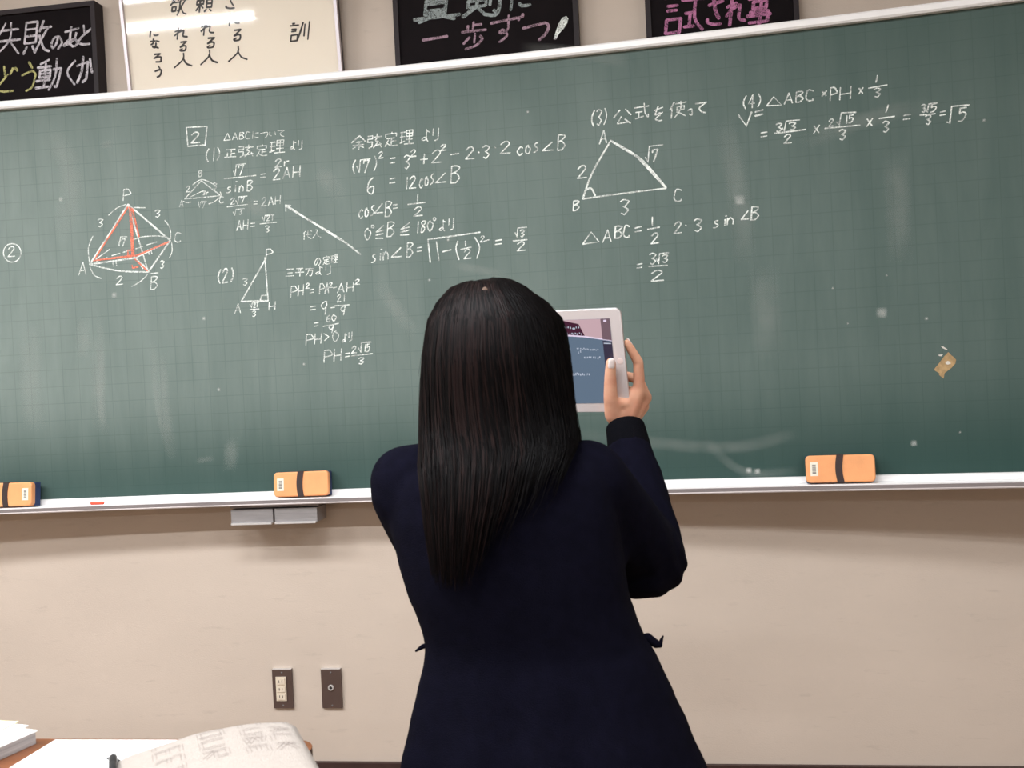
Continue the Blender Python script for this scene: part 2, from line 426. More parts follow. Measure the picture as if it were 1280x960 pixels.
for a, b_ in zip(rr, rr[1:]):
    q = (a[0], b_[0], b_[1], a[1]); f = bm.faces.new([v[0] for v in q])
    for l, v in zip(f.loops, q): l[uvl].uv = (v[1], v[2])
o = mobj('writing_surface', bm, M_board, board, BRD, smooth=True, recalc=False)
o['label'] = 'green writing surface with a faint dark grid and chalk haze with painted sheen'
for u0, u1 in ((UL, UR),):
    bm = bmesh.new()                                 # solid case between the curved face and the wall
    us = US
    rr = []
    for u in us:
        p = bpt(u, 0, -0.004)
        rr.append([bm.verts.new((p.x, p.y, z)) for z in (1.068, 2.2505)] + [bm.verts.new((p.x, -0.001, z)) for z in (2.2505, 1.068)])
    for a, b_ in zip(rr, rr[1:]):
        for j in range(4): bm.faces.new((a[j], a[(j + 1) % 4], b_[(j + 1) % 4], b_[j]))
    bm.faces.new(rr[0][::-1]); bm.faces.new(rr[-1])
    mobj('case', bm, M_case, board, BRD)
sweep([(-0.003, BZT), (0.016, BZT), (0.020, BZT + 0.005), (0.020, BZT + 0.018), (0.016, BZT + 0.0225), (-0.003, BZT + 0.0225)], M_alu_white, 'top_rail', label='white metal rail along the top edge')
sweep([(-0.003, BZB - 0.016), (0.010, BZB - 0.016), (0.010, BZB - 0.002), (0.007, BZB), (-0.003, BZB)], M_alu_white, 'bottom_rail')
sweep([(-0.003, 1.066), (0.064, 1.066), (0.064, 1.0745), (0.060, 1.0755), (0.057, 1.0725), (0.030, 1.0715), (0.027, 1.0745), (-0.003, 1.0745)], M_alu_white, 'chalk_tray', label='pale metal chalk tray')
sweep([(0.045, 1.0625), (0.066, 1.0625), (0.066, 1.0715), (0.0642, 1.0720), (0.0642, 1.0658), (0.045, 1.0658)], M_lip, 'tray_lip', label='grey metal front lip of the tray')
sweep([(0.040, 1.0585), (0.0675, 1.0585), (0.0680, 1.0610), (0.0672, 1.0626), (0.040, 1.0626)], M_alu_dull, 'tray_edge')
for ue, s in ((UL, -1), (UR, 1)):
    bm = bmesh.new(); a = bpt(ue, 0, 0.02)
    box(bm, (min(a.x, a.x + s * 0.03), a.y - 0.005, 1.06), (max(a.x, a.x + s * 0.03), -0.001, 2.27))
    mobj('end_rail', bm, M_alu, board, BRD, bevel=0.003)

# ------------------------------------------------------------------ chalk strokes
def smooth_pts(P, smooth):
    if not smooth or len(P) < 3: return P
    out = []
    closed = (Vector(P[0]) - Vector(P[-1])).length < 1e-4
    n = len(P)
    for i in range(n - 1):
        p0 = P[i - 1] if i > 0 else (P[-2] if closed else P[0])
        p1, p2 = P[i], P[i + 1]
        p3 = P[i + 2] if i + 2 < n else (P[1] if closed else P[-1])
        for k in range(4):
            t = k / 4
            out.append(tuple(0.5 * ((2 * p1[c]) + (-p0[c] + p2[c]) * t + (2 * p0[c] - 5 * p1[c] + 4 * p2[c] - p3[c]) * t * t + (-p0[c] + 3 * p1[c] - 3 * p2[c] + p3[c]) * t ** 3) for c in (0, 1)))
    out.append(tuple(P[-1])); return out

rs = random.Random(4)
def ribbon(bm, P, w, f, layer):
    """one chalk stroke: a ribbon with blunt rounded ends, uneven pressure"""
    P = [Vector(p) for p in P]
    Q = [P[0]]
    for p in P[1:]:
        if (p - Q[-1]).length > 1e-4: Q.append(p)
    if len(Q) < 2: Q.append(Q[0] + Vector((w, 0)))
    out = []
    for a, b_ in zip(Q, Q[1:]):
        k = max(1, int((b_ - a).length / 0.02))
        out += [a + (b_ - a) * i / k for i in range(k)]
    out.append(Q[-1]); Q = out
    T = []
    for i in range(len(Q)):
        a = Q[max(0, i - 1)]; b_ = Q[min(len(Q) - 1, i + 1)]; T.append((b_ - a).normalized())
    pr = rs.uniform(0.85, 1.1)
    W = [w * pr * (0.88 + 0.24 * rs.random()) / 2 for _ in Q]
    Q = [Q[0] - T[0] * w * 0.35] + Q + [Q[-1] + T[-1] * w * 0.35]
    T = [T[0]] + T + [T[-1]]; W = [W[0] * 0.55] + W + [W[-1] * 0.45]
    prev = None
    for q, t, ww in zip(Q, T, W):
        nn = Vector((-t.y, t.x))
        cur = (bm.verts.new(f(q + nn * ww, layer)), bm.verts.new(f(q - nn * ww, layer)))
        if prev: bm.faces.new((prev[1], cur[1], cur[0], prev[0]))
        prev = cur

def write_strokes(data, w, f, base=0.0):
    bm = bmesh.new()
    for i, s in enumerate(data.split(';')):
        sm = s.startswith('s'); v = list(map(int, (s[1:] if sm else s).split()))
        P = [(v[j] / 2000.0, v[j + 1] / 2000.0) for j in range(0, len(v), 2)]
        ribbon(bm, smooth_pts(P, sm), w, f, base + i * 2e-6)
    return bm

CHALK = [
 ('board', 'circled white chalk number 2 at the far left of the board', 'white', 3.2, 's-1602 3645 -1611 3618 -1632 3599 -1660 3593 -1687 3602 -1705 3623 -1711 3651 -1702 3678 -1681 3697 -1653 3702 -1626 3693 -1608 3672 -1602 3645;s-1679 3670 -1664 3683 -1649 3683 -1644 3671 -1660 3652 -1685 3626;-1685 3626 -1642 3627'),
 ('board', 'white chalk outline of a pyramid with corners P, A, B and C', 'white', 4.4, '-925 3886 -1180 3551;-925 3886 -679 3660;-925 3886 -823 3485;s-1180 3551 -1007 3503 -823 3485;-823 3485 -679 3660;-1180 3551 -900 3572;-900 3572 -680 3656;-900 3574 -822 3490'),
 ('board', 'white chalk labels and arcs around the pyramid', 'white', 2.6, '-947 3967 -954 3909;s-946 3974 -921 3975 -910 3961 -906 3947 -951 3938;-1221 3567 -1252 3492;-1221 3567 -1208 3493;-1242 3517 -1212 3518;-805 3456 -814 3382;s-805 3456 -783 3457 -769 3450 -786 3432 -809 3423;s-809 3423 -787 3424 -774 3408 -775 3400 -792 3383;-792 3383 -814 3382;s-612 3696 -625 3701 -639 3700 -649 3676 -651 3659 -638 3648 -618 3649 -617 3655;s-1115 3807 -1103 3813 -1086 3809 -1087 3804 -1100 3793 -1106 3792;s-1106 3792 -1090 3783 -1090 3778 -1103 3767;-1103 3767 -1114 3771;s-762 3836 -750 3841 -733 3838 -734 3833 -746 3823 -752 3823;s-752 3823 -736 3815 -736 3810 -749 3800;-749 3800 -760 3804;s-747 3539 -737 3545 -724 3541 -725 3536 -735 3525 -740 3525;s-740 3525 -727 3517 -728 3512 -738 3501;-738 3501 -747 3505;s-1019 3458 -1005 3469 -991 3470 -986 3460 -1001 3444 -1024 3422;-1024 3422 -983 3424;s-1048 3831 -994 3870 -938 3887;-889 3866 -820 3859;s-1151 3716 -1183 3648 -1181 3563;s-1180 3535 -1156 3486 -1115 3465;s-705 3779 -676 3729 -676 3668;s-671 3650 -671 3597 -689 3560;s-904 3678 -848 3692 -746 3690 -683 3672;-1054 3631 -1141 3579;s-828 3471 -873 3434 -928 3407;-814 3475 -763 3477;-999 3678 -994 3645 -981 3701 -942 3698;-974 3686 -953 3687;-953 3687 -972 3645;-974 3686 -975 3677;-1038 3559 -1035 3531;-1018 3560 -1015 3532;-818 3616 -812 3587;-801 3619 -795 3591;-868 3525 -854 3506;-852 3534 -839 3512;-1137 3567 -1071 3584;-1041 3594 -991 3605;-971 3609 -921 3620;-892 3625 -847 3636;-827 3642 -762 3656'),
 ('board', 'pale red chalk triangles inside the pyramid', 'red', 4.6, '-917 3869 -916 3584 -901 3583;-908 3864 -906 3593;-900 3859 -868 3693;-927 3870 -1156 3571 -903 3588;-1131 3574 -919 3582;-894 3583 -689 3652;-901 3565 -828 3492;-942 3595 -941 3619 -912 3619;-922 3529 -917 3514 -883 3519'),
 ('board', 'boxed white chalk number 2', 'white', 3.6, '-437 4192 -419 4302 -545 4305 -541 4196 -436 4197;s-515 4259 -496 4272 -479 4272 -472 4259 -492 4239 -521 4213;-521 4213 -469 4213'),
 ('board', 'white chalk note of triangle ABC', 'white', 2.1, '-297 4252 -322 4213;-322 4213 -282 4213;-282 4213 -297 4252;-251 4251 -270 4213;-251 4251 -240 4212;-263 4225 -244 4225;-223 4250 -228 4212;s-223 4250 -209 4250 -199 4246 -210 4237 -225 4233;s-225 4233 -211 4233 -202 4224 -202 4220 -213 4212;-213 4212 -228 4212;s-162 4245 -172 4250 -181 4250 -188 4233 -190 4220 -181 4211 -166 4211 -166 4215;-144 4249 -149 4210;-131 4240 -111 4240;s-133 4219 -129 4214 -114 4214;s-99 4235 -70 4239 -60 4239 -56 4230 -63 4217 -73 4209;s-43 4239 -45 4221 -35 4217;-14 4238 -11 4221;4 4242 43 4241;s43 4241 28 4233 17 4225 25 4212 39 4207'),
 ('board', 'white chalk heading of part 1 naming the sine rule', 'white', 2.7, 's-415 4172 -430 4147 -433 4123 -424 4099;-382 4174 -391 4101;s-361 4175 -352 4151 -355 4127 -370 4102;-309 4158 -256 4158;-279 4158 -284 4116;-282 4134 -259 4134;-304 4140 -307 4116;-322 4116 -254 4115;-233 4169 -204 4169;-204 4169 -206 4154;-206 4154 -235 4154;-235 4154 -237 4140;-237 4140 -208 4140;-208 4140 -210 4118;-210 4118 -230 4110;-174 4176 -176 4162;-195 4162 -147 4162;s-167 4162 -188 4147 -169 4140;-169 4140 -202 4110;-201 4118 -152 4125;-160 4132 -153 4111;-91 4170 -91 4163;-124 4150 -122 4164;-122 4164 -68 4163;-68 4163 -70 4149;-117 4143 -78 4143;-94 4143 -97 4116;-95 4129 -72 4129;-110 4136 -129 4109;s-119 4123 -98 4109 -67 4108;-45 4179 -14 4179;-47 4155 -17 4156;-35 4179 -41 4124;-51 4124 -20 4133;-3 4187 37 4188;37 4188 34 4157;34 4157 -7 4156;-7 4156 -3 4187;-5 4172 35 4173;17 4188 9 4118;-9 4141 32 4141;-22 4117 39 4118;95 4171 108 4165;s96 4176 91 4138 78 4133 74 4138 83 4144 92 4143 95 4132 99 4127;125 4176 121 4148;s146 4175 143 4148 141 4131 127 4126'),
 ('board', 'white chalk fraction root 7 over sin B equal to 2 AH', 'white', 2.9, '-273 4032 -265 4004 -255 4068 -199 4070;-239 4062 -210 4064;-210 4064 -236 4006;-239 4062 -241 4049;-331 3993 -140 3998;s-296 3942 -307 3942 -313 3936 -308 3930 -298 3924 -299 3918 -310 3912 -321 3912;-265 3950 -269 3914;-262 3971 -262 3971;-242 3944 -246 3911;s-244 3930 -233 3944 -228 3945 -220 3933 -222 3913;-191 3971 -198 3912;s-191 3971 -174 3972 -163 3966 -176 3952 -194 3945;s-194 3945 -177 3946 -167 3933 -168 3927 -181 3913;-181 3913 -198 3912;-110 4001 -81 4003;-112 3984 -84 3985;s-33 4012 -18 4026 -4 4027 1 4013 -15 3992 -39 3964;-39 3964 2 3966;48 4029 20 3967;48 4029 61 3969;29 3988 57 3989;86 4031 79 3970;127 4033 120 3972;82 3997 123 3999;s-19 4069 -5 4080 8 4081 13 4072 -1 4056 -23 4034;-23 4034 15 4037;35 4064 32 4038;s34 4053 47 4065 54 4065 60 4066'),
 ('board', 'small white chalk triangle with corners A, B and C', 'white', 2.3, '-470 3992 -579 3893 -362 3898 -470 3992;-467 3989 -363 3903;-545 3902 -463 3934;s-524 3972 -494 3991 -464 3998 -422 3981 -389 3958;s-360 3919 -358 3896 -399 3866 -433 3855;s-588 3882 -564 3871 -540 3874;-482 4048 -485 4016;s-482 4048 -471 4048 -464 4045 -472 4038 -483 4034;s-483 4034 -472 4034 -466 4027 -466 4024 -474 4016;-474 4016 -485 4016;s-563 3959 -555 3966 -548 3966 -545 3959 -553 3948 -565 3934;-565 3934 -545 3934;s-399 3969 -391 3973 -380 3969 -381 3965 -389 3958 -393 3957;s-393 3957 -383 3950 -383 3946 -391 3938;-391 3938 -398 3942;-596 3888 -612 3851;-596 3888 -589 3851;-606 3863 -591 3864;s-342 3888 -350 3891 -359 3890 -366 3874 -367 3863 -359 3856 -346 3857 -345 3861;-496 3873 -490 3836 -481 3872 -447 3872;-472 3867 -455 3868;-455 3868 -470 3835;-472 3867 -473 3860;s-465 3928 -458 3931 -450 3929 -450 3927 -457 3921 -460 3921;s-460 3921 -452 3917 -452 3914 -458 3909;-458 3909 -464 3911;-443 3922 -445 3909;s-444 3917 -438 3922 -435 3923 -432 3923'),
 ('board', 'white chalk line 2 root 7 over root 3 equal to 2 AH', 'white', 2.4, 's-298 3870 -289 3878 -281 3878 -279 3870 -288 3859 -301 3843;-301 3843 -278 3844;-268 3862 -260 3840 -250 3883 -199 3884;-236 3880 -215 3881;-215 3881 -233 3846;-236 3880 -237 3872;-323 3830 -199 3836;-289 3799 -280 3777 -271 3813 -220 3814;s-252 3809 -245 3812 -234 3809 -235 3806 -243 3798 -246 3798;s-246 3798 -236 3791 -237 3788 -245 3781;-245 3781 -252 3784;-161 3850 -139 3850;-163 3835 -141 3835;s-112 3856 -101 3867 -92 3867 -88 3857 -99 3842 -116 3821;-116 3821 -87 3822;-55 3869 -75 3823;-55 3869 -46 3824;-68 3838 -49 3839;-29 3870 -34 3825;0 3872 -5 3826;-32 3845 -3 3846'),
 ('board', 'white chalk line AH equals root 21 over 3', 'white', 2.6, '-253 3747 -273 3691;-253 3747 -246 3692;-266 3710 -248 3710;-228 3747 -234 3693;-201 3748 -207 3693;-231 3717 -204 3718;-185 3725 -161 3725;-187 3708 -163 3709;-115 3757 -106 3733 -98 3765 -45 3765;s-87 3757 -80 3764 -75 3764 -73 3758 -79 3748 -90 3734;-90 3734 -72 3735;-53 3766 -56 3736;-131 3719 -30 3722;s-99 3701 -90 3705 -77 3701 -77 3697 -87 3689 -92 3689;s-92 3689 -79 3681 -80 3677 -90 3669;-90 3669 -98 3673'),
 ('board', 'long white chalk arrow slanting up to the left', 'white', 4.0, 's29 3815 156 3726 344 3599 455 3506;28 3781 28 3816 58 3811;30 3810 344 3595'),
 ('board', 'small white chalk note beside the slanted arrow', 'white', 2.3, 's138 3658 126 3647 131 3643;131 3648 127 3612;141 3638 173 3640;s154 3659 150 3629 170 3615;170 3660 175 3655;s200 3662 210 3657 179 3616;s203 3647 212 3628 227 3619'),
 ('board', 'white chalk part 2 right triangle P A H', 'white', 3.9, 's-382 3472 -396 3445 -399 3419 -391 3394;s-370 3456 -357 3474 -346 3475 -343 3458 -357 3431 -377 3395;-377 3395 -344 3398;s-315 3477 -307 3452 -310 3426 -324 3399;-111 3512 -268 3281;-268 3281 -106 3276;-112 3524 -106 3276;-152 3285 -144 3308 -115 3308'),
 ('board', 'white chalk labels around the right triangle', 'white', 2.5, '-101 3563 -106 3515;s-100 3570 -78 3572 -68 3561 -64 3550 -103 3539;-287 3270 -311 3214;-287 3270 -276 3216;-303 3232 -279 3234;-100 3266 -105 3221;-63 3270 -68 3224;-103 3241 -66 3245;s-250 3407 -240 3412 -226 3409 -226 3405 -237 3395 -242 3395;s-242 3395 -228 3387 -229 3383 -239 3373;-239 3373 -249 3377;-216 3261 -208 3240 -202 3270 -163 3270;s-194 3261 -189 3267 -185 3267 -184 3262 -189 3253 -196 3242;-196 3242 -184 3242;-171 3268 -174 3243;-219 3232 -163 3232;s-205 3218 -196 3222 -185 3219 -185 3215 -194 3208 -198 3208;s-198 3208 -187 3201 -187 3197 -196 3190;-196 3190 -204 3193'),
 ('board', 'white chalk heading naming the theorem of three squares', 'white', 2.3, '16 3449 55 3449;19 3427 47 3427;6 3410 56 3410;74 3449 113 3449;85 3444 83 3433;101 3444 94 3433;66 3427 116 3427;96 3449 91 3405;155 3455 154 3444;127 3444 176 3444;s148 3444 140 3422 127 3405;147 3433 169 3433;s169 3433 160 3405 149 3405;213 3450 228 3444;s213 3455 209 3416 192 3411 187 3416 198 3422 209 3422 214 3411 218 3405;249 3455 246 3428;s277 3455 273 3428 272 3411 254 3405;s205 3493 198 3473 188 3462 184 3471 185 3481 197 3497 211 3499 219 3485 217 3475 206 3459;257 3509 256 3504;236 3492 237 3502;237 3502 271 3505;271 3505 269 3495;240 3487 264 3490;255 3489 252 3469;253 3479 268 3480;245 3483 233 3462;s239 3472 252 3464 271 3466;283 3507 297 3508;281 3492 295 3493;288 3507 284 3472;279 3472 294 3478;302 3514 321 3516;321 3516 319 3496;319 3496 300 3494;300 3494 302 3514;301 3504 320 3506;312 3515 307 3470;299 3484 318 3486;292 3468 321 3471'),
 ('board', 'white chalk line PH squared equals PA squared minus AH squared', 'white', 2.7, '36 3341 30 3288;s37 3348 58 3350 66 3338 70 3325 33 3315;81 3352 74 3293;111 3356 104 3297;77 3320 108 3323;s126 3354 133 3361 140 3361 143 3355 135 3346 123 3333;123 3333 144 3334;148 3323 170 3325;146 3306 168 3309;208 3347 202 3296;s209 3353 224 3354 230 3342 232 3329 205 3322;252 3356 234 3298;252 3356 256 3300;240 3317 254 3318;s264 3350 270 3357 277 3357 279 3351 272 3342 261 3329;261 3329 279 3330;285 3326 305 3329;334 3349 309 3297;334 3349 347 3298;317 3314 342 3315;369 3351 363 3299;406 3352 400 3300;365 3322 403 3323;s418 3359 427 3365 436 3365 440 3359 430 3350 415 3338;415 3338 441 3338'),
 ('board', 'white chalk line equals 9 minus 21 over 9', 'white', 2.6, '145 3226 175 3229;143 3209 173 3211;s243 3252 231 3251 210 3234 214 3218 226 3211 241 3228 242 3244 243 3252;242 3244 229 3179;265 3214 289 3216;s308 3275 316 3284 323 3285 325 3276 317 3263 304 3245;304 3245 326 3247;350 3287 346 3249;286 3224 374 3225;s348 3219 339 3218 323 3205 327 3195 336 3190 346 3202 348 3213 348 3219;348 3213 338 3169'),
 ('board', 'white chalk line equals 60 over 9', 'white', 2.6, '162 3132 186 3134;160 3114 184 3117;s255 3172 242 3163 236 3147 239 3139 251 3136 256 3144 257 3152 249 3152 236 3147;s283 3174 274 3169 268 3157 271 3145 279 3138 288 3146 294 3159 290 3166 282 3170 283 3174;214 3111 307 3123;s274 3118 265 3117 249 3106 253 3096 262 3092 272 3103 274 3113 274 3118;274 3113 264 3072'),
 ('board', 'white chalk line PH greater than 0', 'white', 2.6, '112 3062 106 3009;s113 3068 137 3070 148 3058 153 3045 109 3036;165 3072 158 3013;202 3074 195 3015;162 3039 198 3041;217 3069 245 3051;245 3051 218 3030;s288 3080 275 3072 267 3052 271 3033 281 3021 295 3035 303 3055 299 3067 287 3073 288 3080;341 3057 351 3054;s341 3063 337 3024 325 3016 322 3021 330 3028 338 3029 340 3019 343 3014;365 3067 362 3039;s383 3070 380 3043 378 3026 366 3019'),
 ('board', 'white chalk line PH equals 2 root 15 over 3', 'white', 2.9, '215 2964 208 2906;s215 2972 243 2974 255 2960 260 2946 211 2935;275 2976 267 2910;316 2979 308 2913;270 2940 311 2943;337 2949 363 2952;335 2931 361 2934;s377 2978 387 2987 397 2988 400 2980 390 2967 374 2950;374 2950 402 2952;415 2979 428 2951 434 3008 492 3007;458 2994 453 2954;484 2996 469 2995;469 2995 467 2977;s467 2977 473 2982 482 2978 477 2964 470 2955 461 2954;372 2934 497 2941;s412 2916 425 2921 443 2919 443 2915 429 2906 423 2905;s423 2905 441 2899 440 2895 427 2886;427 2886 415 2889'),
 ('board', 'white chalk heading naming the cosine rule', 'white', 3.0, '485 4173 437 4138;485 4173 517 4140;464 4138 499 4139;444 4121 507 4123;482 4139 477 4097;461 4113 442 4104;488 4114 505 4106;535 4165 562 4166;562 4166 560 4149;560 4149 533 4149;533 4149 531 4132;531 4132 558 4132;558 4132 555 4107;555 4107 536 4098;589 4175 587 4158;570 4158 614 4159;s596 4159 577 4141 593 4133;593 4133 563 4099;564 4107 609 4117;601 4125 607 4100;675 4177 674 4169;637 4151 638 4168;638 4168 701 4170;701 4170 699 4153;644 4143 689 4144;671 4144 667 4110;669 4127 696 4128;652 4135 631 4101;s642 4118 666 4102 702 4103;724 4170 751 4171;721 4145 748 4146;733 4170 726 4112;717 4111 745 4121;760 4179 796 4180;796 4180 792 4147;792 4147 757 4146;757 4146 760 4179;758 4163 794 4163;778 4180 769 4104;755 4129 790 4130;743 4104 796 4105;874 4167 891 4160;s875 4175 869 4123 851 4116 845 4123 858 4131 870 4131 874 4116 879 4109;914 4175 910 4139;s944 4176 940 4139 937 4117 919 4109'),
 ('board', 'white chalk line root 7 squared equals 3 squared plus 2 squared minus 2 times 3 times 2 cos B', 'white', 3.2, 's454 4039 440 4013 438 3988 445 3963;460 4003 472 3966 483 4037 541 4039;503 4031 533 4032;533 4032 505 3964;503 4031 501 4016;s569 4051 576 4024 573 3998 559 3970;s591 4063 601 4071 611 4072 614 4065 604 4053 588 4037;588 4037 616 4039;657 4031 685 4032;655 4006 682 4007;s739 4032 752 4041 770 4033 769 4025 754 4008 748 4007;s748 4007 765 3991 764 3983 749 3966;749 3966 738 3974;s779 4058 790 4067 800 4067 804 4059 793 4047 776 4031;776 4031 806 4032;855 4039 849 3986;832 4010 871 4010;s902 4039 921 4053 939 4053 946 4038 926 4016 896 3987;896 3987 949 3987;s952 4073 964 4081 974 4081 979 4074 967 4064 950 4049;950 4049 981 4051;1003 4023 1051 4026;s1094 4040 1112 4054 1128 4054 1135 4040 1116 4019 1088 3991;1088 3991 1137 3990;1163 4024 1167 4020;s1190 4047 1205 4055 1224 4048 1223 4040 1208 4024 1201 4024;s1201 4024 1220 4009 1219 4001 1204 3985;1204 3985 1191 3993;1256 4043 1261 4038;s1291 4054 1312 4067 1330 4067 1338 4053 1317 4032 1286 4005;1286 4005 1342 4004;s1411 4024 1401 4031 1382 4011 1386 3993 1396 3986 1408 3996;s1444 4037 1432 4026 1428 3999 1439 3991 1451 4002 1453 4020 1443 4028 1444 4037;s1497 4044 1486 4043 1480 4033 1484 4024 1494 4017 1493 4007 1481 3997 1470 3995;1576 4041 1520 3999;1520 3999 1580 3998;1613 4076 1604 3994;s1613 4076 1635 4076 1649 4067 1632 4049 1609 4039;s1609 4039 1631 4040 1644 4021 1643 4012 1626 3994;1626 3994 1604 3994'),
 ('board', 'white chalk line 6 equals 12 cos B', 'white', 3.1, 's551 3931 527 3910 516 3870 520 3851 540 3841 550 3861 552 3881 538 3881 516 3870;649 3916 680 3919;646 3893 678 3896;751 3918 743 3854;s765 3905 779 3919 791 3920 795 3906 781 3884 759 3855;759 3855 796 3856;s840 3896 833 3904 819 3880 820 3860 827 3852 836 3865;s863 3912 854 3900 851 3869 857 3861 866 3873 869 3894 862 3902 863 3912;s901 3924 893 3921 888 3910 891 3901 898 3893 897 3882 887 3870 880 3867;968 3924 911 3874;911 3874 971 3875;1008 3958 998 3865;s1008 3958 1035 3958 1053 3947 1032 3927 1003 3917;s1003 3917 1031 3917 1047 3896 1046 3886 1025 3865;1025 3865 998 3865'),
 ('board', 'white chalk line cos B equals one half', 'white', 3.0, 's482 3749 475 3757 459 3735 461 3716 469 3708 479 3719;s508 3765 498 3753 494 3723 502 3715 512 3727 514 3747 507 3755 508 3765;s550 3774 541 3772 535 3761 539 3752 546 3744 545 3734 535 3722 526 3720;597 3781 551 3732;551 3732 598 3732;620 3792 610 3707;s620 3792 640 3791 652 3782 637 3763 616 3754;s616 3754 636 3754 647 3735 646 3725 630 3707;630 3707 610 3707;662 3769 685 3771;660 3750 683 3752;806 3818 802 3782;747 3766 845 3770;s782 3735 799 3746 816 3746 823 3735 805 3720 777 3699;777 3699 827 3699'),
 ('board', 'white chalk line 0 degrees to 180 degrees', 'white', 3.0, 's507 3649 495 3641 486 3619 490 3598 500 3584 513 3599 522 3621 517 3635 507 3642 507 3649;s543 3657 539 3650 531 3651 527 3658 531 3665 539 3664 543 3657;599 3659 553 3625;553 3625 596 3632;551 3607 594 3614;549 3590 591 3587;625 3674 616 3594;s625 3674 648 3675 661 3666 645 3648 621 3639;s621 3639 644 3639 656 3622 655 3613 638 3595;638 3595 616 3594;750 3664 698 3631;698 3631 747 3639;696 3614 745 3622;694 3597 742 3597;801 3665 794 3603;s840 3667 830 3667 820 3660 823 3646 831 3633 836 3633;s836 3633 834 3619 823 3605 814 3605 816 3619;s816 3619 822 3633 844 3660 840 3667;s872 3665 860 3658 852 3639 856 3620 865 3608 877 3621 885 3641 881 3653 871 3659 872 3665;s902 3673 898 3666 890 3667 887 3674 891 3681 899 3680 902 3673;945 3657 959 3652;s945 3664 940 3616 924 3608 920 3614 931 3622 941 3623 944 3609 949 3603;979 3667 975 3633;s1004 3669 1000 3635 998 3614 982 3606'),
 ('board', 'white chalk line sin B equals root of 1 minus one half squared', 'white', 3.2, 's543 3499 533 3499 527 3490 531 3482 540 3474 539 3465 528 3457 518 3456;573 3503 569 3466;576 3525 576 3525;591 3507 586 3465;s589 3491 602 3509 607 3510 616 3494 614 3469;692 3527 636 3478;636 3478 695 3478;733 3550 724 3472;s733 3550 751 3551 763 3543 748 3525 729 3515;s729 3515 747 3516 758 3499 757 3491 743 3473;743 3473 724 3472;788 3520 814 3522;786 3500 811 3502;858 3434 851 3562 1150 3581;899 3547 909 3441;933 3488 981 3496;s1022 3541 1009 3499 1023 3438;1065 3538 1065 3511;1036 3494 1096 3502;s1056 3478 1070 3490 1083 3490 1088 3479 1073 3463 1051 3441;1051 3441 1091 3442;s1119 3554 1143 3499 1124 3438;s1152 3551 1160 3558 1168 3558 1171 3551 1162 3541 1149 3527;1149 3527 1172 3527;1170 3530 1202 3537;1235 3528 1270 3531;1232 3507 1268 3510;1347 3564 1355 3539 1364 3589 1413 3589;s1377 3572 1385 3577 1397 3573 1397 3568 1387 3560 1383 3559;s1383 3559 1395 3551 1394 3547 1385 3538;1385 3538 1377 3542;1334 3520 1412 3521;s1357 3500 1373 3510 1388 3510 1394 3500 1378 3485 1353 3464;1353 3464 1398 3465'),
 ('board', 'white chalk heading of part 3 about using the formula', 'white', 3.1, 's1816 4191 1802 4162 1799 4133 1806 4106;s1828 4183 1839 4193 1853 4184 1852 4175 1840 4155 1835 4155;s1835 4155 1848 4137 1847 4128 1835 4108;1835 4108 1826 4116;s1872 4195 1879 4168 1876 4139 1863 4110;1952 4178 1917 4140;1983 4181 2010 4148;1958 4143 1934 4106;1934 4106 1996 4111;1977 4127 2005 4103;2032 4182 2106 4185;2037 4157 2070 4158;2054 4157 2051 4132;2034 4123 2076 4133;s2083 4201 2086 4150 2100 4126 2102 4142;2135 4157 2180 4170;s2156 4176 2139 4133 2165 4143 2163 4126;s2178 4144 2143 4116 2142 4108 2160 4101 2173 4102;2241 4189 2218 4152;2229 4162 2223 4108;2249 4181 2304 4185;2256 4164 2293 4167;2293 4167 2291 4149;2291 4149 2254 4146;2254 4146 2256 4164;s2277 4192 2272 4148 2241 4110;s2253 4137 2270 4130 2296 4114;s2311 4139 2330 4146 2333 4134 2331 4114 2318 4120;2352 4171 2410 4173;s2410 4173 2387 4159 2371 4145 2383 4125 2404 4119'),
 ('board', 'large white chalk triangle A B C with sides 2, 3 and root 7', 'white', 4.2, 's1896 4020 1788 3857 1729 3719;s1729 3719 1953 3731 2178 3739;s1896 4020 2026 3929 2100 3850 2178 3742;1897 4017 2031 3921 2178 3740;s1749 3766 1777 3773 1797 3732'),
 ('board', 'white chalk labels around the large triangle', 'white', 3.3, '1860 4078 1834 4007;1860 4078 1872 4011;1843 4031 1868 4033;s1711 3883 1729 3897 1746 3898 1752 3884 1734 3862 1706 3833;1706 3833 1755 3834;2077 3912 2089 3883 2099 3970 2172 3971;2117 3949 2144 3950;2144 3950 2119 3885;2117 3949 2115 3935;1679 3711 1673 3659;s1679 3711 1697 3712 1708 3706 1695 3694 1677 3688;s1677 3688 1694 3689 1705 3678 1704 3672 1691 3660;1691 3660 1673 3659;s1932 3688 1950 3697 1975 3689 1974 3680 1955 3662 1946 3661;s1946 3661 1970 3644 1969 3635 1950 3616;1950 3616 1933 3625;s2259 3721 2245 3727 2230 3726 2220 3698 2218 3678 2231 3665 2253 3667 2254 3673'),
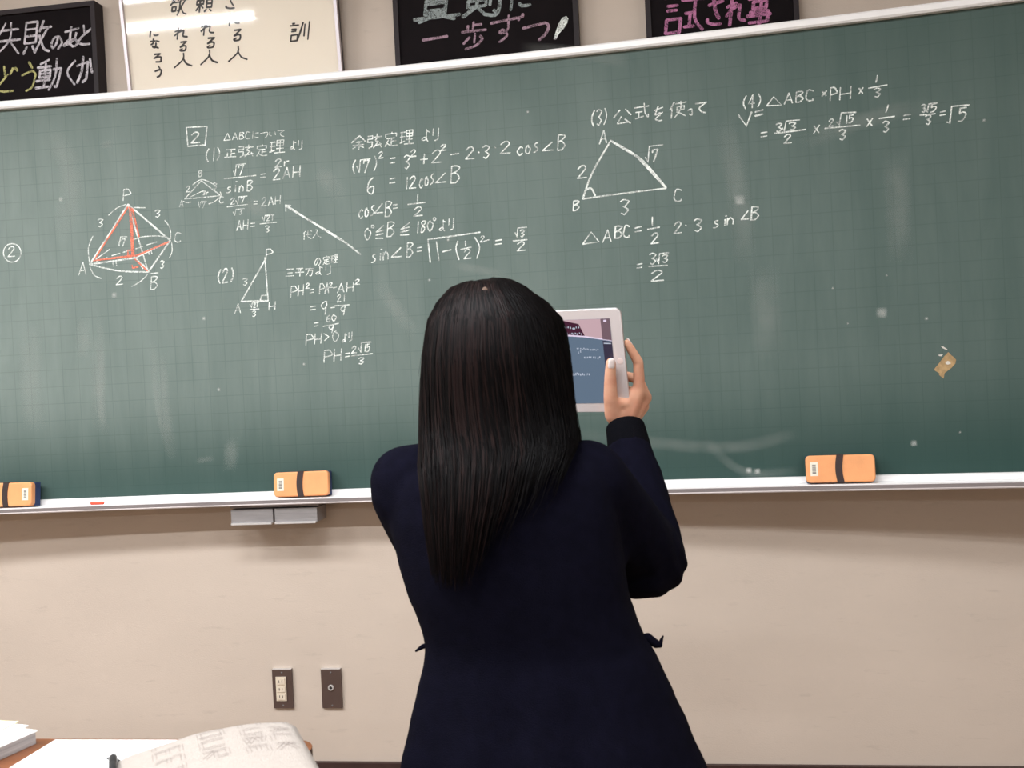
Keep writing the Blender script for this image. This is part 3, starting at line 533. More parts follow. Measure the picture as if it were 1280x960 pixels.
 ('board', 'white chalk line area of ABC equals one half times 2 times 3 sin B', 'white', 3.2, '1717 3474 1766 3537 1806 3480 1717 3474;1856 3541 1826 3476;1856 3541 1871 3478;1836 3498 1866 3499;1899 3557 1892 3493;s1899 3557 1921 3557 1934 3551 1918 3536 1896 3528;s1896 3528 1918 3529 1930 3515 1930 3508 1914 3493;1914 3493 1892 3493;s1974 3550 1964 3556 1952 3556 1943 3528 1941 3507 1951 3494 1968 3495 1969 3502;2004 3540 2038 3545;2002 3519 2036 3523;2098 3591 2096 3546;2071 3528 2133 3534;s2090 3491 2105 3503 2118 3504 2123 3492 2108 3474 2085 3450;2085 3450 2126 3451;s2213 3539 2228 3552 2241 3553 2246 3541 2231 3521 2208 3494;2208 3494 2248 3497;2271 3534 2275 3530;s2318 3555 2333 3562 2354 3555 2354 3548 2337 3533 2330 3533;s2330 3533 2350 3518 2350 3510 2333 3495;2333 3495 2320 3502;s2441 3545 2429 3544 2423 3537 2428 3530 2439 3524 2438 3517 2426 3509 2414 3509;2478 3548 2475 3517;2480 3566 2480 3566;2491 3554 2487 3519;s2489 3540 2503 3554 2508 3555 2519 3541 2517 3520;2597 3583 2560 3541;2560 3541 2598 3541;2618 3601 2611 3534;s2618 3601 2639 3601 2651 3594 2636 3579 2615 3571;s2615 3571 2635 3572 2648 3557 2647 3550 2632 3535;2632 3535 2611 3534'),
 ('board', 'white chalk line equals 3 root 3 over 2 under the triangle', 'white', 3.2, '2005 3343 2032 3346;2003 3324 2030 3327;s2075 3391 2088 3398 2105 3392 2105 3385 2091 3371 2085 3371;s2085 3371 2102 3359 2101 3352 2088 3338;2088 3338 2076 3344;2109 3365 2119 3338 2128 3393 2175 3395;s2142 3379 2153 3384 2168 3381 2168 3376 2156 3367 2151 3366;s2151 3366 2166 3359 2165 3354 2154 3344;2154 3344 2144 3348;2067 3328 2165 3328;s2080 3290 2104 3303 2126 3303 2135 3291 2111 3273 2076 3249;2076 3249 2142 3250'),
 ('board', 'white chalk line of part 4 with triangle ABC times PH times one third', 'white', 3.1, 's2615 4184 2602 4161 2600 4139 2608 4118;2649 4186 2624 4140 2655 4142;2648 4178 2642 4119;s2678 4187 2686 4165 2683 4143 2671 4121;2716 4121 2753 4164 2791 4117 2716 4121;2831 4175 2805 4121;2831 4175 2845 4122;2814 4139 2841 4140;2868 4176 2863 4123;s2868 4176 2888 4177 2901 4171 2886 4159 2866 4152;s2866 4152 2886 4153 2898 4142 2897 4136 2883 4123;2883 4123 2863 4123;s2951 4172 2939 4178 2925 4178 2916 4154 2915 4136 2927 4125 2947 4125 2947 4131;2996 4164 3013 4141;3016 4165 2993 4140;3037 4170 3032 4113;s3038 4178 3056 4178 3064 4164 3067 4149 3034 4142;3085 4174 3079 4112;3137 4175 3131 4113;3081 4139 3133 4141;3176 4160 3191 4133;3194 4161 3173 4132;3266 4214 3258 4181;3221 4155 3310 4162;s3247 4146 3260 4151 3276 4146 3276 4141 3263 4131 3257 4131;s3257 4131 3274 4121 3273 4116 3261 4105;3261 4105 3250 4110'),
 ('board', 'white chalk letter V and equals sign', 'white', 4, '2571 4088 2609 4027 2638 4097;2658 4095 2696 4102;2656 4075 2694 4081'),
 ('board', 'white chalk bottom line of part 4 ending in root 5', 'white', 3.1, '2682 3983 2712 3985;2680 3963 2710 3965;s2759 4019 2770 4024 2786 4020 2785 4015 2774 4004 2768 4004;s2768 4004 2783 3995 2783 3990 2771 3979;2771 3979 2761 3984;2790 3998 2797 3977 2810 4032 2878 4031;s2825 4017 2837 4022 2855 4017 2854 4013 2842 4004 2836 4004;s2836 4004 2853 3996 2852 3991 2839 3983;2839 3983 2828 3987;2749 3974 2905 3978;s2798 3951 2811 3961 2823 3961 2828 3952 2814 3937 2794 3917;2794 3917 2831 3918;2947 3992 2970 3956;2974 3993 2944 3955;s3023 4009 3031 4017 3039 4018 3042 4010 3033 3998 3020 3982;3020 3982 3044 3983;3059 4000 3071 3983 3084 4045 3156 4040;3111 4027 3107 3989;3142 4028 3124 4028;3124 4028 3122 4011;s3122 4011 3130 4015 3140 4011 3135 3998 3127 3990 3117 3989;3000 3974 3171 3973;s3071 3953 3083 3959 3100 3953 3099 3947 3086 3935 3081 3935;s3081 3935 3097 3924 3096 3918 3083 3906;3083 3906 3072 3912;3208 3999 3230 3963;3234 4000 3205 3963;3312 4059 3299 4024;3266 3996 3339 3999;s3283 3972 3294 3979 3309 3973 3308 3967 3296 3954 3291 3954;s3291 3954 3305 3942 3305 3936 3293 3923;3293 3923 3284 3929;3382 3998 3415 4000;3380 3978 3413 3980;s3469 4038 3477 4043 3488 4040 3488 4035 3479 4026 3476 4026;s3476 4026 3486 4018 3486 4013 3477 4004;3477 4004 3470 4008;3487 4017 3494 4002 3503 4043 3544 4044;3538 4041 3517 4040;3517 4040 3515 4023;s3515 4023 3524 4028 3537 4024 3531 4011 3522 4003 3509 4002;3460 3991 3531 3991;s3486 3983 3496 3988 3508 3983 3508 3977 3498 3967 3493 3967;s3493 3967 3506 3956 3505 3951 3495 3940;3495 3940 3487 3946;3555 3996 3578 3999;3553 3980 3577 3982;3584 3943 3596 3935 3609 4019 3690 4017;3676 4006 3647 4005;3647 4005 3644 3977;s3644 3977 3657 3985 3673 3978 3666 3957 3653 3943 3635 3942'),
 ('A', 'white chalk upper line of writing', 'white', 5.5, '-3714 5032 -3759 4969;-3738 4990 -3634 4991;-3784 4927 -3627 4929;s-3679 5032 -3697 4928 -3798 4843;-3697 4928 -3642 4846;-3580 5022 -3506 5023;-3506 5023 -3527 4901;-3527 4901 -3600 4900;-3600 4900 -3580 5022;-3587 4981 -3513 4982;-3593 4941 -3520 4942;-3585 4880 -3611 4839;-3549 4881 -3537 4841;-3469 5023 -3498 4962;-3476 4983 -3421 4984;s-3439 4983 -3486 4922 -3537 4841;s-3501 4942 -3478 4862 -3445 4842;s-3384 4910 -3399 4875 -3420 4857 -3426 4874 -3423 4892 -3401 4918 -3374 4919 -3360 4893 -3363 4875 -3386 4848;-3335 4944 -3248 4958;s-3294 4970 -3309 4880 -3289 4854;s-3264 4932 -3283 4893 -3336 4866 -3348 4866 -3319 4892 -3307 4893 -3271 4893 -3263 4868 -3277 4854;-3215 4971 -3213 4921;s-3169 4947 -3226 4909 -3250 4884 -3252 4871 -3224 4860 -3183 4860'),
 ('A', 'yellow chalk characters', 'yellow', 5.5, '-3740 4777 -3737 4710;s-3719 4727 -3754 4693 -3790 4659 -3793 4642 -3751 4627 -3690 4628;-3683 4761 -3703 4728;-3668 4762 -3655 4745;-3577 4788 -3559 4751;s-3627 4713 -3562 4733 -3540 4714 -3544 4696 -3566 4639 -3606 4619'),
 ('A', 'white chalk lower line of writing', 'white', 6, '-3448 4790 -3503 4769;-3523 4749 -3437 4751;-3509 4729 -3440 4731;-3440 4731 -3447 4691;-3447 4691 -3516 4690;-3516 4690 -3509 4729;-3513 4710 -3444 4711;-3468 4770 -3491 4631;-3537 4670 -3450 4672;-3543 4630 -3457 4632;-3423 4731 -3372 4732;s-3372 4732 -3406 4633 -3423 4633;s-3396 4791 -3413 4692 -3460 4612;s-3281 4769 -3335 4706 -3293 4629;-3271 4737 -3200 4755;s-3200 4755 -3214 4672 -3217 4656 -3242 4639;s-3229 4787 -3243 4705 -3276 4638;s-3186 4772 -3183 4722 -3177 4690'),
 ('C', 'grey-white chalk upper line of writing', 'grey', 8, '-1166 4942 -992 4945;-1076 4963 -1085 4906;-1143 4905 -1027 4907;-1027 4907 -1039 4830;-1039 4830 -1155 4828;-1155 4828 -1143 4905;-1146 4886 -1030 4888;-1152 4847 -1036 4849;-1216 4808 -955 4813;-1129 4810 -1190 4789;-1042 4811 -987 4793;-841 4946 -921 4912;-841 4946 -774 4898;-871 4913 -822 4914;-902 4880 -802 4881;-802 4881 -807 4848;-807 4848 -907 4846;-907 4846 -902 4880;-847 4913 -857 4847;-857 4847 -939 4796;-857 4847 -814 4799;-769 4931 -782 4849;s-717 4948 -740 4800 -814 4799;-740 4800 -762 4816;-647 4933 -666 4811;-606 4907 -545 4908;s-616 4839 -603 4826 -558 4826'),
 ('C', 'pink chalk lower line of writing', 'pinkish', 6, '-1172 4690 -1033 4698;-879 4761 -887 4713;-882 4745 -836 4746;-912 4744 -917 4712;-947 4712 -811 4714;-874 4697 -881 4649;-907 4680 -942 4647;-846 4682 -833 4666;s-833 4666 -869 4633 -932 4616;-781 4746 -603 4765;s-679 4779 -690 4701 -732 4685 -729 4701 -710 4701 -695 4670 -739 4638;-623 4765 -625 4749;-601 4780 -603 4765;s-602 4701 -505 4716 -473 4717 -461 4692 -483 4654 -518 4628'),
 ('C', 'fat white chalk exclamation stroke', 'white', 4, '-427 4625 -412 4650'),
 ('D', 'pink chalk writing', 'pink', 7.5, '206 4814 230 4815;177 4789 276 4791;195 4742 245 4743;191 4717 241 4718;184 4669 259 4671;259 4671 248 4598;248 4598 174 4596;174 4596 184 4669;273 4767 396 4770;287 4695 336 4696;312 4696 301 4624;276 4623 326 4624;s354 4817 333 4672 372 4601;379 4817 400 4794;413 4726 488 4743;s441 4757 445 4697 462 4652;s402 4651 400 4636 434 4621 470 4622;539 4757 517 4609;509 4707 557 4725;557 4725 502 4658;s529 4691 566 4708 577 4709 567 4643 599 4627;625 4739 746 4741;649 4721 717 4722;717 4722 712 4686;712 4686 644 4684;644 4684 649 4721;628 4666 722 4668;612 4647 733 4650;722 4668 715 4613;620 4611 715 4613;s695 4758 671 4594 658 4594'),
 ('P', 'black brush characters of the calligraphy', 'ink', 4, '-2770 351 -2781 302;-2750 340 -2720 341;s-2756 314 -2750 308 -2728 309;-2782 276 -2751 277;s-2761 289 -2766 265 -2779 259;-2745 277 -2728 271;s-2748 265 -2753 242 -2765 242 -2770 247 -2764 247 -2736 236;-2765 202 -2728 202;-2728 202 -2770 180;s-2770 180 -2739 186 -2725 181 -2728 170 -2730 159 -2760 159;-2748 135 -2740 121;s-2771 107 -2741 114 -2732 108 -2733 101 -2744 80 -2762 73;-2627 501 -2570 501;-2613 513 -2619 489;-2579 513 -2584 490;-2607 489 -2635 466;-2621 478 -2575 478;-2575 478 -2586 432;-2586 432 -2597 432;-2626 454 -2603 455;-2603 455 -2609 431;-2609 431 -2632 431;-2632 431 -2626 454;-2556 513 -2575 478;-2561 490 -2527 490;s-2539 490 -2569 455 -2602 408;s-2578 467 -2565 420 -2545 409;-2601 339 -2616 274;-2624 317 -2587 325;-2587 325 -2629 295;s-2608 310 -2580 318 -2571 318 -2578 289 -2553 282;-2596 255 -2561 256;-2561 256 -2602 228;s-2602 228 -2580 234 -2567 229 -2571 213 -2579 207 -2600 207 -2606 212;-2606 212 -2590 218;s-2586 192 -2593 158 -2651 116;s-2591 167 -2575 134 -2542 118;-2468 496 -2427 496;-2472 474 -2431 475;-2431 475 -2436 454;-2436 454 -2477 453;-2477 453 -2472 474;-2445 506 -2466 411;-2457 453 -2484 421;-2457 453 -2441 432;-2414 507 -2373 507;-2409 486 -2378 486;-2378 486 -2389 433;-2389 433 -2420 433;-2420 433 -2409 486;-2411 475 -2380 475;-2415 454 -2385 454;-2422 422 -2435 411;-2402 422 -2394 412;-2438 351 -2453 281;-2461 327 -2424 336;-2424 336 -2466 304;s-2445 320 -2417 328 -2409 328 -2415 297 -2391 290;-2427 262 -2389 262;-2389 262 -2434 233;s-2434 233 -2409 239 -2395 233 -2399 216 -2408 210 -2431 209 -2437 215;-2437 215 -2421 221;s-2426 195 -2433 162 -2488 119;s-2431 170 -2416 137 -2385 122;-2292 467 -2240 476;s-2272 483 -2270 452 -2258 429;s-2300 429 -2301 421 -2278 414 -2253 414;-2280 385 -2294 319;-2302 363 -2266 370;-2266 370 -2307 341;s-2286 356 -2259 363 -2250 363 -2257 334 -2232 328;-2264 291 -2226 292;-2226 292 -2270 260;s-2270 260 -2246 266 -2232 260 -2236 241 -2245 235 -2268 234 -2274 241;-2274 241 -2258 247;s-2251 201 -2258 166 -2317 122;s-2256 175 -2239 141 -2205 124;-1916 294 -1904 295;-1931 284 -1881 284;-1923 263 -1897 263;-1925 252 -1900 253;-1929 231 -1891 232;-1891 232 -1898 200;-1898 200 -1936 199;-1936 199 -1929 231;s-1853 295 -1876 242 -1898 200;-1843 285 -1855 222;-1815 296 -1834 201'),
]

CHALK_W = 1.0
for kx, lab, colr, wmm, data in CHALK:
    if kx != 'board': continue
    bm = write_strokes(data, wmm / 1000 * 1.12 * CHALK_W, lambda q, l: bpt(q.x, q.y, 0.0006 + l), 0.0004 if colr == 'red' else 0.0)
    o = mobj('chalk_writing', bm, M_chalkcol[colr], board, BRD, recalc=False)
    o['label'] = lab

# soft smears and specks of old chalk on the surface
bm = bmesh.new(); uvl = bm.loops.layers.uv.new('smear')
for k, (P, w) in enumerate([([(-0.57, 1.63), (-0.57, 1.493), (-0.579, 1.376), (-0.568, 1.27)], 0.03), ([(-0.588, 1.565), (-0.585, 1.447), (-0.589, 1.282)], 0.05), ([(-0.409, 1.544), (-0.409, 1.415), (-0.4, 1.321), (-0.377, 1.198)], 0.026), ([(-0.382, 1.507), (-0.382, 1.367), (-0.367, 1.191)], 0.035), ([(-0.297, 1.186), (-0.24, 1.191)], 0.02), ([(-0.779, 1.622), (-0.793, 1.457), (-0.788, 1.291)], 0.08), ([(-0.619, 1.626), (-0.627, 1.496)], 0.05), ([(-0.183, 1.254), (-0.194, 1.15)], 0.05), ([(0.109, 1.995), (0.143, 1.97), (0.176, 1.911)], 0.06), ([(-0.123, 1.921), (-0.016, 1.89)], 0.05), ([(0.479, 1.709), (0.659, 1.664)], 0.03), ([(0.269, 1.678), (0.377, 1.513)], 0.05), ([(1.248, 2.035), (1.279, 1.822), (1.282, 1.653)], 0.07), ([(1.437, 1.953), (1.596, 1.998), (1.75, 2.022)], 0.05), ([(1.333, 1.65), (1.332, 1.398)], 0.09), ([(1.158, 1.193), (1.258, 1.105), (1.4, 1.106)], 0.03), ([(0.712, 2.285), (0.865, 2.256), (1.014, 2.209)], 0.04), ([(1.67, 1.93), (1.667, 1.625)], 0.07), ([(0.771, 1.228), (1.198, 1.171), (1.404, 1.206)], 0.04), ([(-0.697, 2.183), (-0.631, 2.038), (-0.678, 1.853)], 0.08), ([(-0.539, 2.12), (-0.495, 2.126)], 0.03)]):
    Q = [Vector(p) for p in smooth_pts(P, True)]
    prev = None
    for i, q in enumerate(Q):
        t = (Q[min(i + 1, len(Q) - 1)] - Q[max(i - 1, 0)]).normalized(); nn = Vector((-t.y, t.x)) * w / 2
        cur = [(bm.verts.new(bpt(q.x + nn.x * s, q.y + nn.y * s, 0.0003 + k * 2e-6)), (i / (len(Q) - 1), s * 0.5 + 0.5)) for s in (1, -1)]
        if prev:
            vs = (prev[1], cur[1], cur[0], prev[0]); f = bm.faces.new([v[0] for v in vs])
            for l_, v in zip(f.loops, vs): l_[uvl].uv = v[1]
        prev = cur
for k, (u, z, r) in enumerate([(-0.52, 1.681, 0.006), (-0.216, 1.39, 0.004), (1.724, 1.483, 0.0032), (1.618, 1.504, 0.01), (1.634, 1.599, 0.0022), (0.424, 1.668, 0.003), (1.502, 1.575, 0.002), (-0.669, 1.972, 0.005), (1.279, 1.822, 0.01), (0.358, 1.811, 0.004), (0.483, 1.776, 0.003), (1.535, 1.482, 0.002), (-0.25, 1.598, 0.004), (1.681, 1.168, 0.006), (1.27, 1.109, 0.006), (1.292, 1.106, 0.006), (0.044, 1.451, 0.003), (0.725, 2.109, 0.003), (1.877, 1.967, 0.003), (1.791, 1.193, 0.002)]):
    r *= 1.5
    q4 = [(bm.verts.new(bpt(u + a * r, z + c_ * r, 0.0005 + k * 1e-6)), (a * 0.5 + 0.5, c_ * 0.5 + 0.5)) for a, c_ in ((-1, -1), (1, -1), (1, 1), (-1, 1))]
    f = bm.faces.new([v[0] for v in q4]); f.material_index = 1
    for l_, v in zip(f.loops, q4): l_[uvl].uv = v[1]
M_speck = mat('chalk_speck', (0.8, 0.82, 0.78), 0.95); soften(M_speck, 0.75)
o = mobj('chalk_smears', bm, [M_smear, M_speck], board, BRD, recalc=False); o['label'] = 'faint smears and specks of old chalk'; o['kind'] = 'stuff'

# paint chip on the right of the board
cu, cz = 1.735, 1.367
bm = bmesh.new()
for pts, off_, mi in (([(1.7717, 1.3956), (1.7788, 1.387), (1.784, 1.3824), (1.7892, 1.3753), (1.7869, 1.3655), (1.7775, 1.3553), (1.7701, 1.3545), (1.7632, 1.3519), (1.7609, 1.3432), (1.7581, 1.3292), (1.7543, 1.3358), (1.7476, 1.3391), (1.7497, 1.3425), (1.7562, 1.3484), (1.755, 1.3538), (1.7442, 1.3564), (1.7363, 1.352), (1.741, 1.3595), (1.7473, 1.3645), (1.7531, 1.373), (1.7601, 1.3786), (1.7624, 1.3864), (1.7663, 1.39)], 0.0007, 0),
                      ([(1.7547, 1.4119), (1.7614, 1.4097), (1.7701, 1.4028), (1.7684, 1.4011), (1.7585, 1.4063)], 0.0007, 1),
                      ([(1.7639, 1.3707), (1.7695, 1.3734), (1.7754, 1.371), (1.7763, 1.366), (1.7691, 1.364), (1.7643, 1.366)], 0.0012, 1),
                      ([(1.7483, 1.3898), (1.7593, 1.391), (1.7563, 1.3858), (1.7498, 1.3868)], 0.0007, 1)):
    f = bm.faces.new([bm.verts.new(bpt(u, z, off_)) for u, z in pts][::-1]); f.material_index = mi
bmesh.ops.triangulate(bm, faces=bm.faces)
o = mobj('worn_patch', bm, [mat('bare_tan_board', (0.50, 0.33, 0.16), 0.8, noise_amt=0.3, noise_scale=90), mat('bare_pale_board', (0.66, 0.62, 0.56), 0.8)], board, BRD, recalc=False)
o['label'] = 'small tan patch where the green surface has chipped off'

# ------------------------------------------------------------------ boards hanging above
def slab(bm, a, b, mi=0): box(bm, a, b, mi)
def hanging_board(x0, x1, z1, label, keys, z0=2.2685):
    t = thing('black_message_board', label, 'message board', ((x0 + x1) / 2, 0, z0))
    off = Vector(t.location)
    bm = bmesh.new(); box(bm, (x0 + 0.012, -0.040, z0 + 0.012), (x1 - 0.012, -0.004, z1 - 0.012)); mobj('panel', bm, M_black, t, off)
    for a, b_ in (((x0, -0.048, z0), (x0 + 0.014, -0.002, z1)), ((x1 - 0.014, -0.048, z0), (x1, -0.002, z1)),
                  ((x0 + 0.014, -0.048, z0), (x1 - 0.014, -0.002, z0 + 0.014)), ((x0 + 0.014, -0.048, z1 - 0.014), (x1 - 0.014, -0.002, z1))):
        bm = bmesh.new(); box(bm, a, b_); mobj('frame_rail', bm, M_blackframe, t, off, bevel=0.002)
    for kx, lab, colr, wmm, data in CHALK:
        if kx == keys:
            bm = write_strokes(data, wmm / 1000 * 1.22, lambda q, l: Vector((q.x, -0.0405 - l, q.y)))
            o = mobj('chalk_writing', bm, M_chw2 if colr == 'white' else M_chalkcol[colr], t, off, recalc=False); o['label'] = lab
    return t
hanging_board(-2.12, -1.566, 2.553, 'leftmost black message board above the chalkboard, with a white and a yellow line of writing', 'A')
tC = hanging_board(-0.667, -0.147, 2.66, 'middle black message board above the chalkboard, with grey writing over a pink line', 'C', 2.252)
hanging_board(0.036, 0.4405, 2.62, 'black message board with large pink writing, nearest the right end above the chalkboard', 'D', 2.252)
# the fat tear-shaped exclamation mark of the middle board
def wallpx(u, v): return (u, v)
bm = bmesh.new()
ex = [(-0.2181, 2.3122), (-0.2105, 2.3150), (-0.2021, 2.3260), (-0.1882, 2.3390), (-0.1786, 2.3520), (-0.1747, 2.3640), (-0.1798, 2.3724), (-0.191, 2.3691), (-0.2029, 2.3526), (-0.213, 2.3272)]
bm.faces.new([bm.verts.new((x, -0.0412, z)) for x, z in ex])
o = mobj('chalk_writing', bm, M_chw, tC, tC.location, recalc=False); o['label'] = 'fat white chalk exclamation mark'

# framed calligraphy, leaning forward from its top hook
TH = radians(6.0)
P0 = Vector((-1.46124, -0.047, 2.27354))
t = thing('framed_calligraphy', 'cream sheet of black brush writing in a silver frame above the chalkboard', 'framed calligraphy', P0)
Mt = Matrix(((1, 0, 0), (0, cos(TH), -sin(TH)), (0, sin(TH), cos(TH))))       # local x, depth, up
def tb(name, a, b, m, **k):
    bm = bmesh.new(); box(bm, a, b, M=Mt); return mobj(name, bm, m, t, **k)
x0f, x1f, h0, h1 = -0.008, 0.640, -0.0215, 0.52
tb('backing_board', (x0f, 0.006, h0), (x1f, 0.016, h1), M_case)
pp = tb('paper', (x0f + 0.008, 0.002, h0 + 0.008), (x1f - 0.008, 0.006, h1 - 0.008), M_paper_cream)
for a, b_ in (((x0f, -0.010, h0), (x0f + 0.009, 0.018, h1)), ((x1f - 0.009, -0.010, h0), (x1f, 0.018, h1)),
              ((x0f + 0.009, -0.010, h0), (x1f - 0.009, 0.018, h0 + 0.012)), ((x0f + 0.009, -0.010, h1 - 0.012), (x1f - 0.009, 0.018, h1))):
    tb('frame_rail', a, b_, M_silver, bevel=0.002)
for kx, lab, colr, wmm, data in CHALK:
    if kx == 'P':
        bm = write_strokes(data, wmm / 1000 * 1.25, lambda q, l: Mt @ Vector((q.x - P0.x, 0.0016 - l, q.y)))
        o = mobj('brush_writing', bm, M_ink, t, recalc=False); o['label'] = 'vertical columns of black brush characters'
mg = bpy.data.materials.new('picture_glass'); mg.use_nodes = True
N = mg.node_tree.nodes; L = mg.node_tree.links
N.remove(N['Principled BSDF'])
tr = N.new('ShaderNodeBsdfTransparent'); gl = N.new('ShaderNodeBsdfGlossy'); gl.inputs['Roughness'].default_value = 0.035
fr = N.new('ShaderNodeFresnel'); fr.inputs[0].default_value = 1.5; ms = N.new('ShaderNodeMixShader')
L.new(fr.outputs[0], ms.inputs[0]); L.new(tr.outputs[0], ms.inputs[1]); L.new(gl.outputs[0], ms.inputs[2]); L.new(ms.outputs[0], N['Material Output'].inputs[0])
tb('glass', (x0f + 0.012, -0.006, h0 + 0.010), (x1f - 0.012, -0.004, h1 - 0.010), mg)

# ------------------------------------------------------------------ outlets on the wall
def plate(x0, x1, z0, z1, label, cat, name):
    t = thing(name, label, cat, ((x0 + x1) / 2, 0, z0))
    off = Vector(t.location)
    bm = bmesh.new(); box(bm, (x0, -0.009, z0), (x1, -0.0005, z1)); mobj('cover_plate', bm, M_plate, t, off, bevel=0.0012)
    bm = bmesh.new(); box(bm, (x0 + 0.001, -0.0095, z1 - 0.0012), (x1 - 0.001, -0.0005, z1 + 0.0014)); mobj('top_edge_highlight', bm, M_alu, t, off, bevel=0.0005)  # pale strip stands in for the highlight along the plate's top
    for z in (z0 + 0.008, z1 - 0.010):
        bm = bmesh.new(); disc(bm, ((x0 + x1) / 2, -0.0088, z), 0.0027, 0.0012, 12); mobj('screw', bm, M_steel, t, off, smooth=True)
    return t, off
t, off = plate(-1.1415, -1.0815, 0.443, 0.558, 'brown metal wall plate with an ivory power socket, below the chalkboard', 'power outlet', 'power_outlet')
cx = -1.1145
bm = bmesh.new(); box(bm, (cx - 0.0155, -0.0125, 0.4655), (cx + 0.0155, -0.008, 0.5365)); mobj('socket_insert', bm, M_ivory, t, off, bevel=0.0015)
for z in (0.5235, 0.5010, 0.4785):
    bm = bmesh.new(); box(bm, (cx - 0.0125, -0.0150, z - 0.0088), (cx + 0.0125, -0.0120, z + 0.0088)); so = mobj('socket_face', bm, M_ivory, t, off, bevel=0.0015)
    for dx in (-0.0045, 0.0045):
        bm = bmesh.new(); box(bm, (cx + dx - 0.0009, -0.0153, z - 0.004), (cx + dx + 0.0009, -0.0140, z + 0.004)); mobj('slot', bm, M_dark, so, off)
t, off = plate(-0.992, -0.932, 0.443, 0.558, 'blank brown metal wall plate with one round jack, right of the power socket', 'wall plate', 'jack_plate')
bm = bmesh.new(); disc(bm, (-0.963, -0.0088, 0.5035), 0.0088, 0.0045, 24, rim=0.58)
mobj('jack_ring', bm, M_alu, t, off)
bm = bmesh.new(); disc(bm, (-0.963, -0.0105, 0.5035), 0.0046, 0.0010, 16); mobj('jack_hole', bm, M_dark, t, off)

# ------------------------------------------------------------------ drawers under the tray
c0 = bpt(arcu(-1.068), 0, 0.0)
t = thing('chalk_drawer_unit', 'pair of small grey metal chalk drawers hanging under the tray below the left eraser', 'chalk drawer', (-1.068, -0.085, 1.004))
off = Vector(t.location)
bm = bmesh.new(); box(bm, (-1.199, -0.108, 1.050), (-0.937, -0.030, 1.0575)); mobj('hanger_plate', bm, M_lip, t, off, bevel=0.002)
for x0_, x1_ in ((-1.196, -1.072), (-1.066, -0.942)):
    bm = bmesh.new()
    box(bm, (x0_, -0.112, 1.006), (x1_, -0.032, 1.046))
    dr = mobj('drawer', bm, M_drawer, t, off, bevel=0.004)
    bm = bmesh.new(); box(bm, (x0_ + 0.002, -0.121, 1.0035), (x1_ - 0.002, -0.1125, 1.0085)); mobj('pull_lip', bm, M_alu, dr, off, bevel=0.0015)

# ------------------------------------------------------------------ chalk erasers on the tray
def eraser(u, yaw, label, sticker_side, wd_=0.168, tilt=-0.10):
    p = bpt(u, 1.0765, 0.0)
    s = BK * (p.x - BXC)
    t = thing("chalk_eraser", label, "chalkboard eraser", bpt(u, 1.0765, 0.036), (tilt, 0, -math.atan(s) + yaw), group='orange erasers on the chalk tray')
    w = wd_ / 2; h = 0.069
    bm = bmesh.new(); box(bm, (-w + 0.002, -0.004, 0.001), (w - 0.002, 0.020, h)); mobj('felt_pad', bm, M_felt, t, bevel=0.004)
    bm = bmesh.new(); r_ = 0.011; rgs = []
    for y_, ins in ((-0.004, 0.0015), (-0.006, 0.0), (-0.0185, 0.0), (-0.0213, 0.0012), (-0.0225, 0.0035)):
        rg = []
        for cx_, cz_, a0 in ((w - r_, h - r_ + 0.001, 0), (-w + r_, h - r_ + 0.001, 90), (-w + r_, r_ + 0.0005, 180), (w - r_, r_ + 0.0005, 270)):
            for i in range(6):
                a = radians(a0 + 90 * i / 5); rg.append(Vector((cx_ + (r_ - ins) * cos(a), y_, cz_ + (r_ - ins) * sin(a))))
        rgs.append(rg)
    loft(bm, rgs)
    # the strap presses the padded cover in at the middle
    cv = mobj('cover', bm, M_orange, t)
    cv['label'] = 'orange padded vinyl cover'
    bm = bmesh.new()
    rings = []
    n = 10
    for i in range(n + 1):
        z = h * i / n
        dx = -0.004 * sin(pi * i / n)
        rings.append([Vector((dx - 0.0085 + 0.0 * z, -0.0228, z)), Vector((dx + 0.0085, -0.0228, z)), Vector((dx + 0.0085, -0.0245, z)), Vector((dx - 0.0085, -0.0245, z))])
    loft(bm, rings)
    box(bm, (-0.0085, -0.0245, h), (0.0085, 0.021, h + 0.0025))
    st = mobj('strap', bm, M_strap, t); st['label'] = 'dark brown hand strap'
    sx = sticker_side * (w - 0.020)
    bm = bmesh.new(); box(bm, (sx - 0.0095, -0.0229, 0.018), (sx + 0.0095, -0.0215, 0.053)); lb = mobj('price_sticker', bm, M_sticker, t)
    bm = bmesh.new()
    for i in range(8):
        z = 0.024 + i * 0.003
        box(bm, (sx - 0.0045, -0.0232, z), (sx + 0.0045, -0.0228, z + (0.0016 if i % 3 else 0.0022)))
    mobj('printed_bars', bm, M_print, lb)
for u, yaw, lab, ss, wd2 in ((1.496, 0.0, 'orange chalkboard eraser alone on the tray to the right of the girl', -1, 0.168),
                        (0.036, 0.06, 'orange chalkboard eraser on the tray above the two metal drawers', -1, 0.158),
                        (-0.852, -0.10, 'orange chalkboard eraser at the left end of the tray, cut off by the picture edge', 1, 0.165)):
    eraser(u, yaw, lab, ss, wd2)
bm = bmesh.new(); a = bpt(-0.594, 1.0795, 0.052); b_ = bpt(-0.560, 1.0795, 0.054)
o = None
capsule(bm, a, b_, 0.0052, 0.0045, 12, 3); o = mobj('red_chalk', bm, M_redchalk, None, smooth=True)
meta(o, 'short stub of red chalk on the tray between the two left erasers', 'chalk')

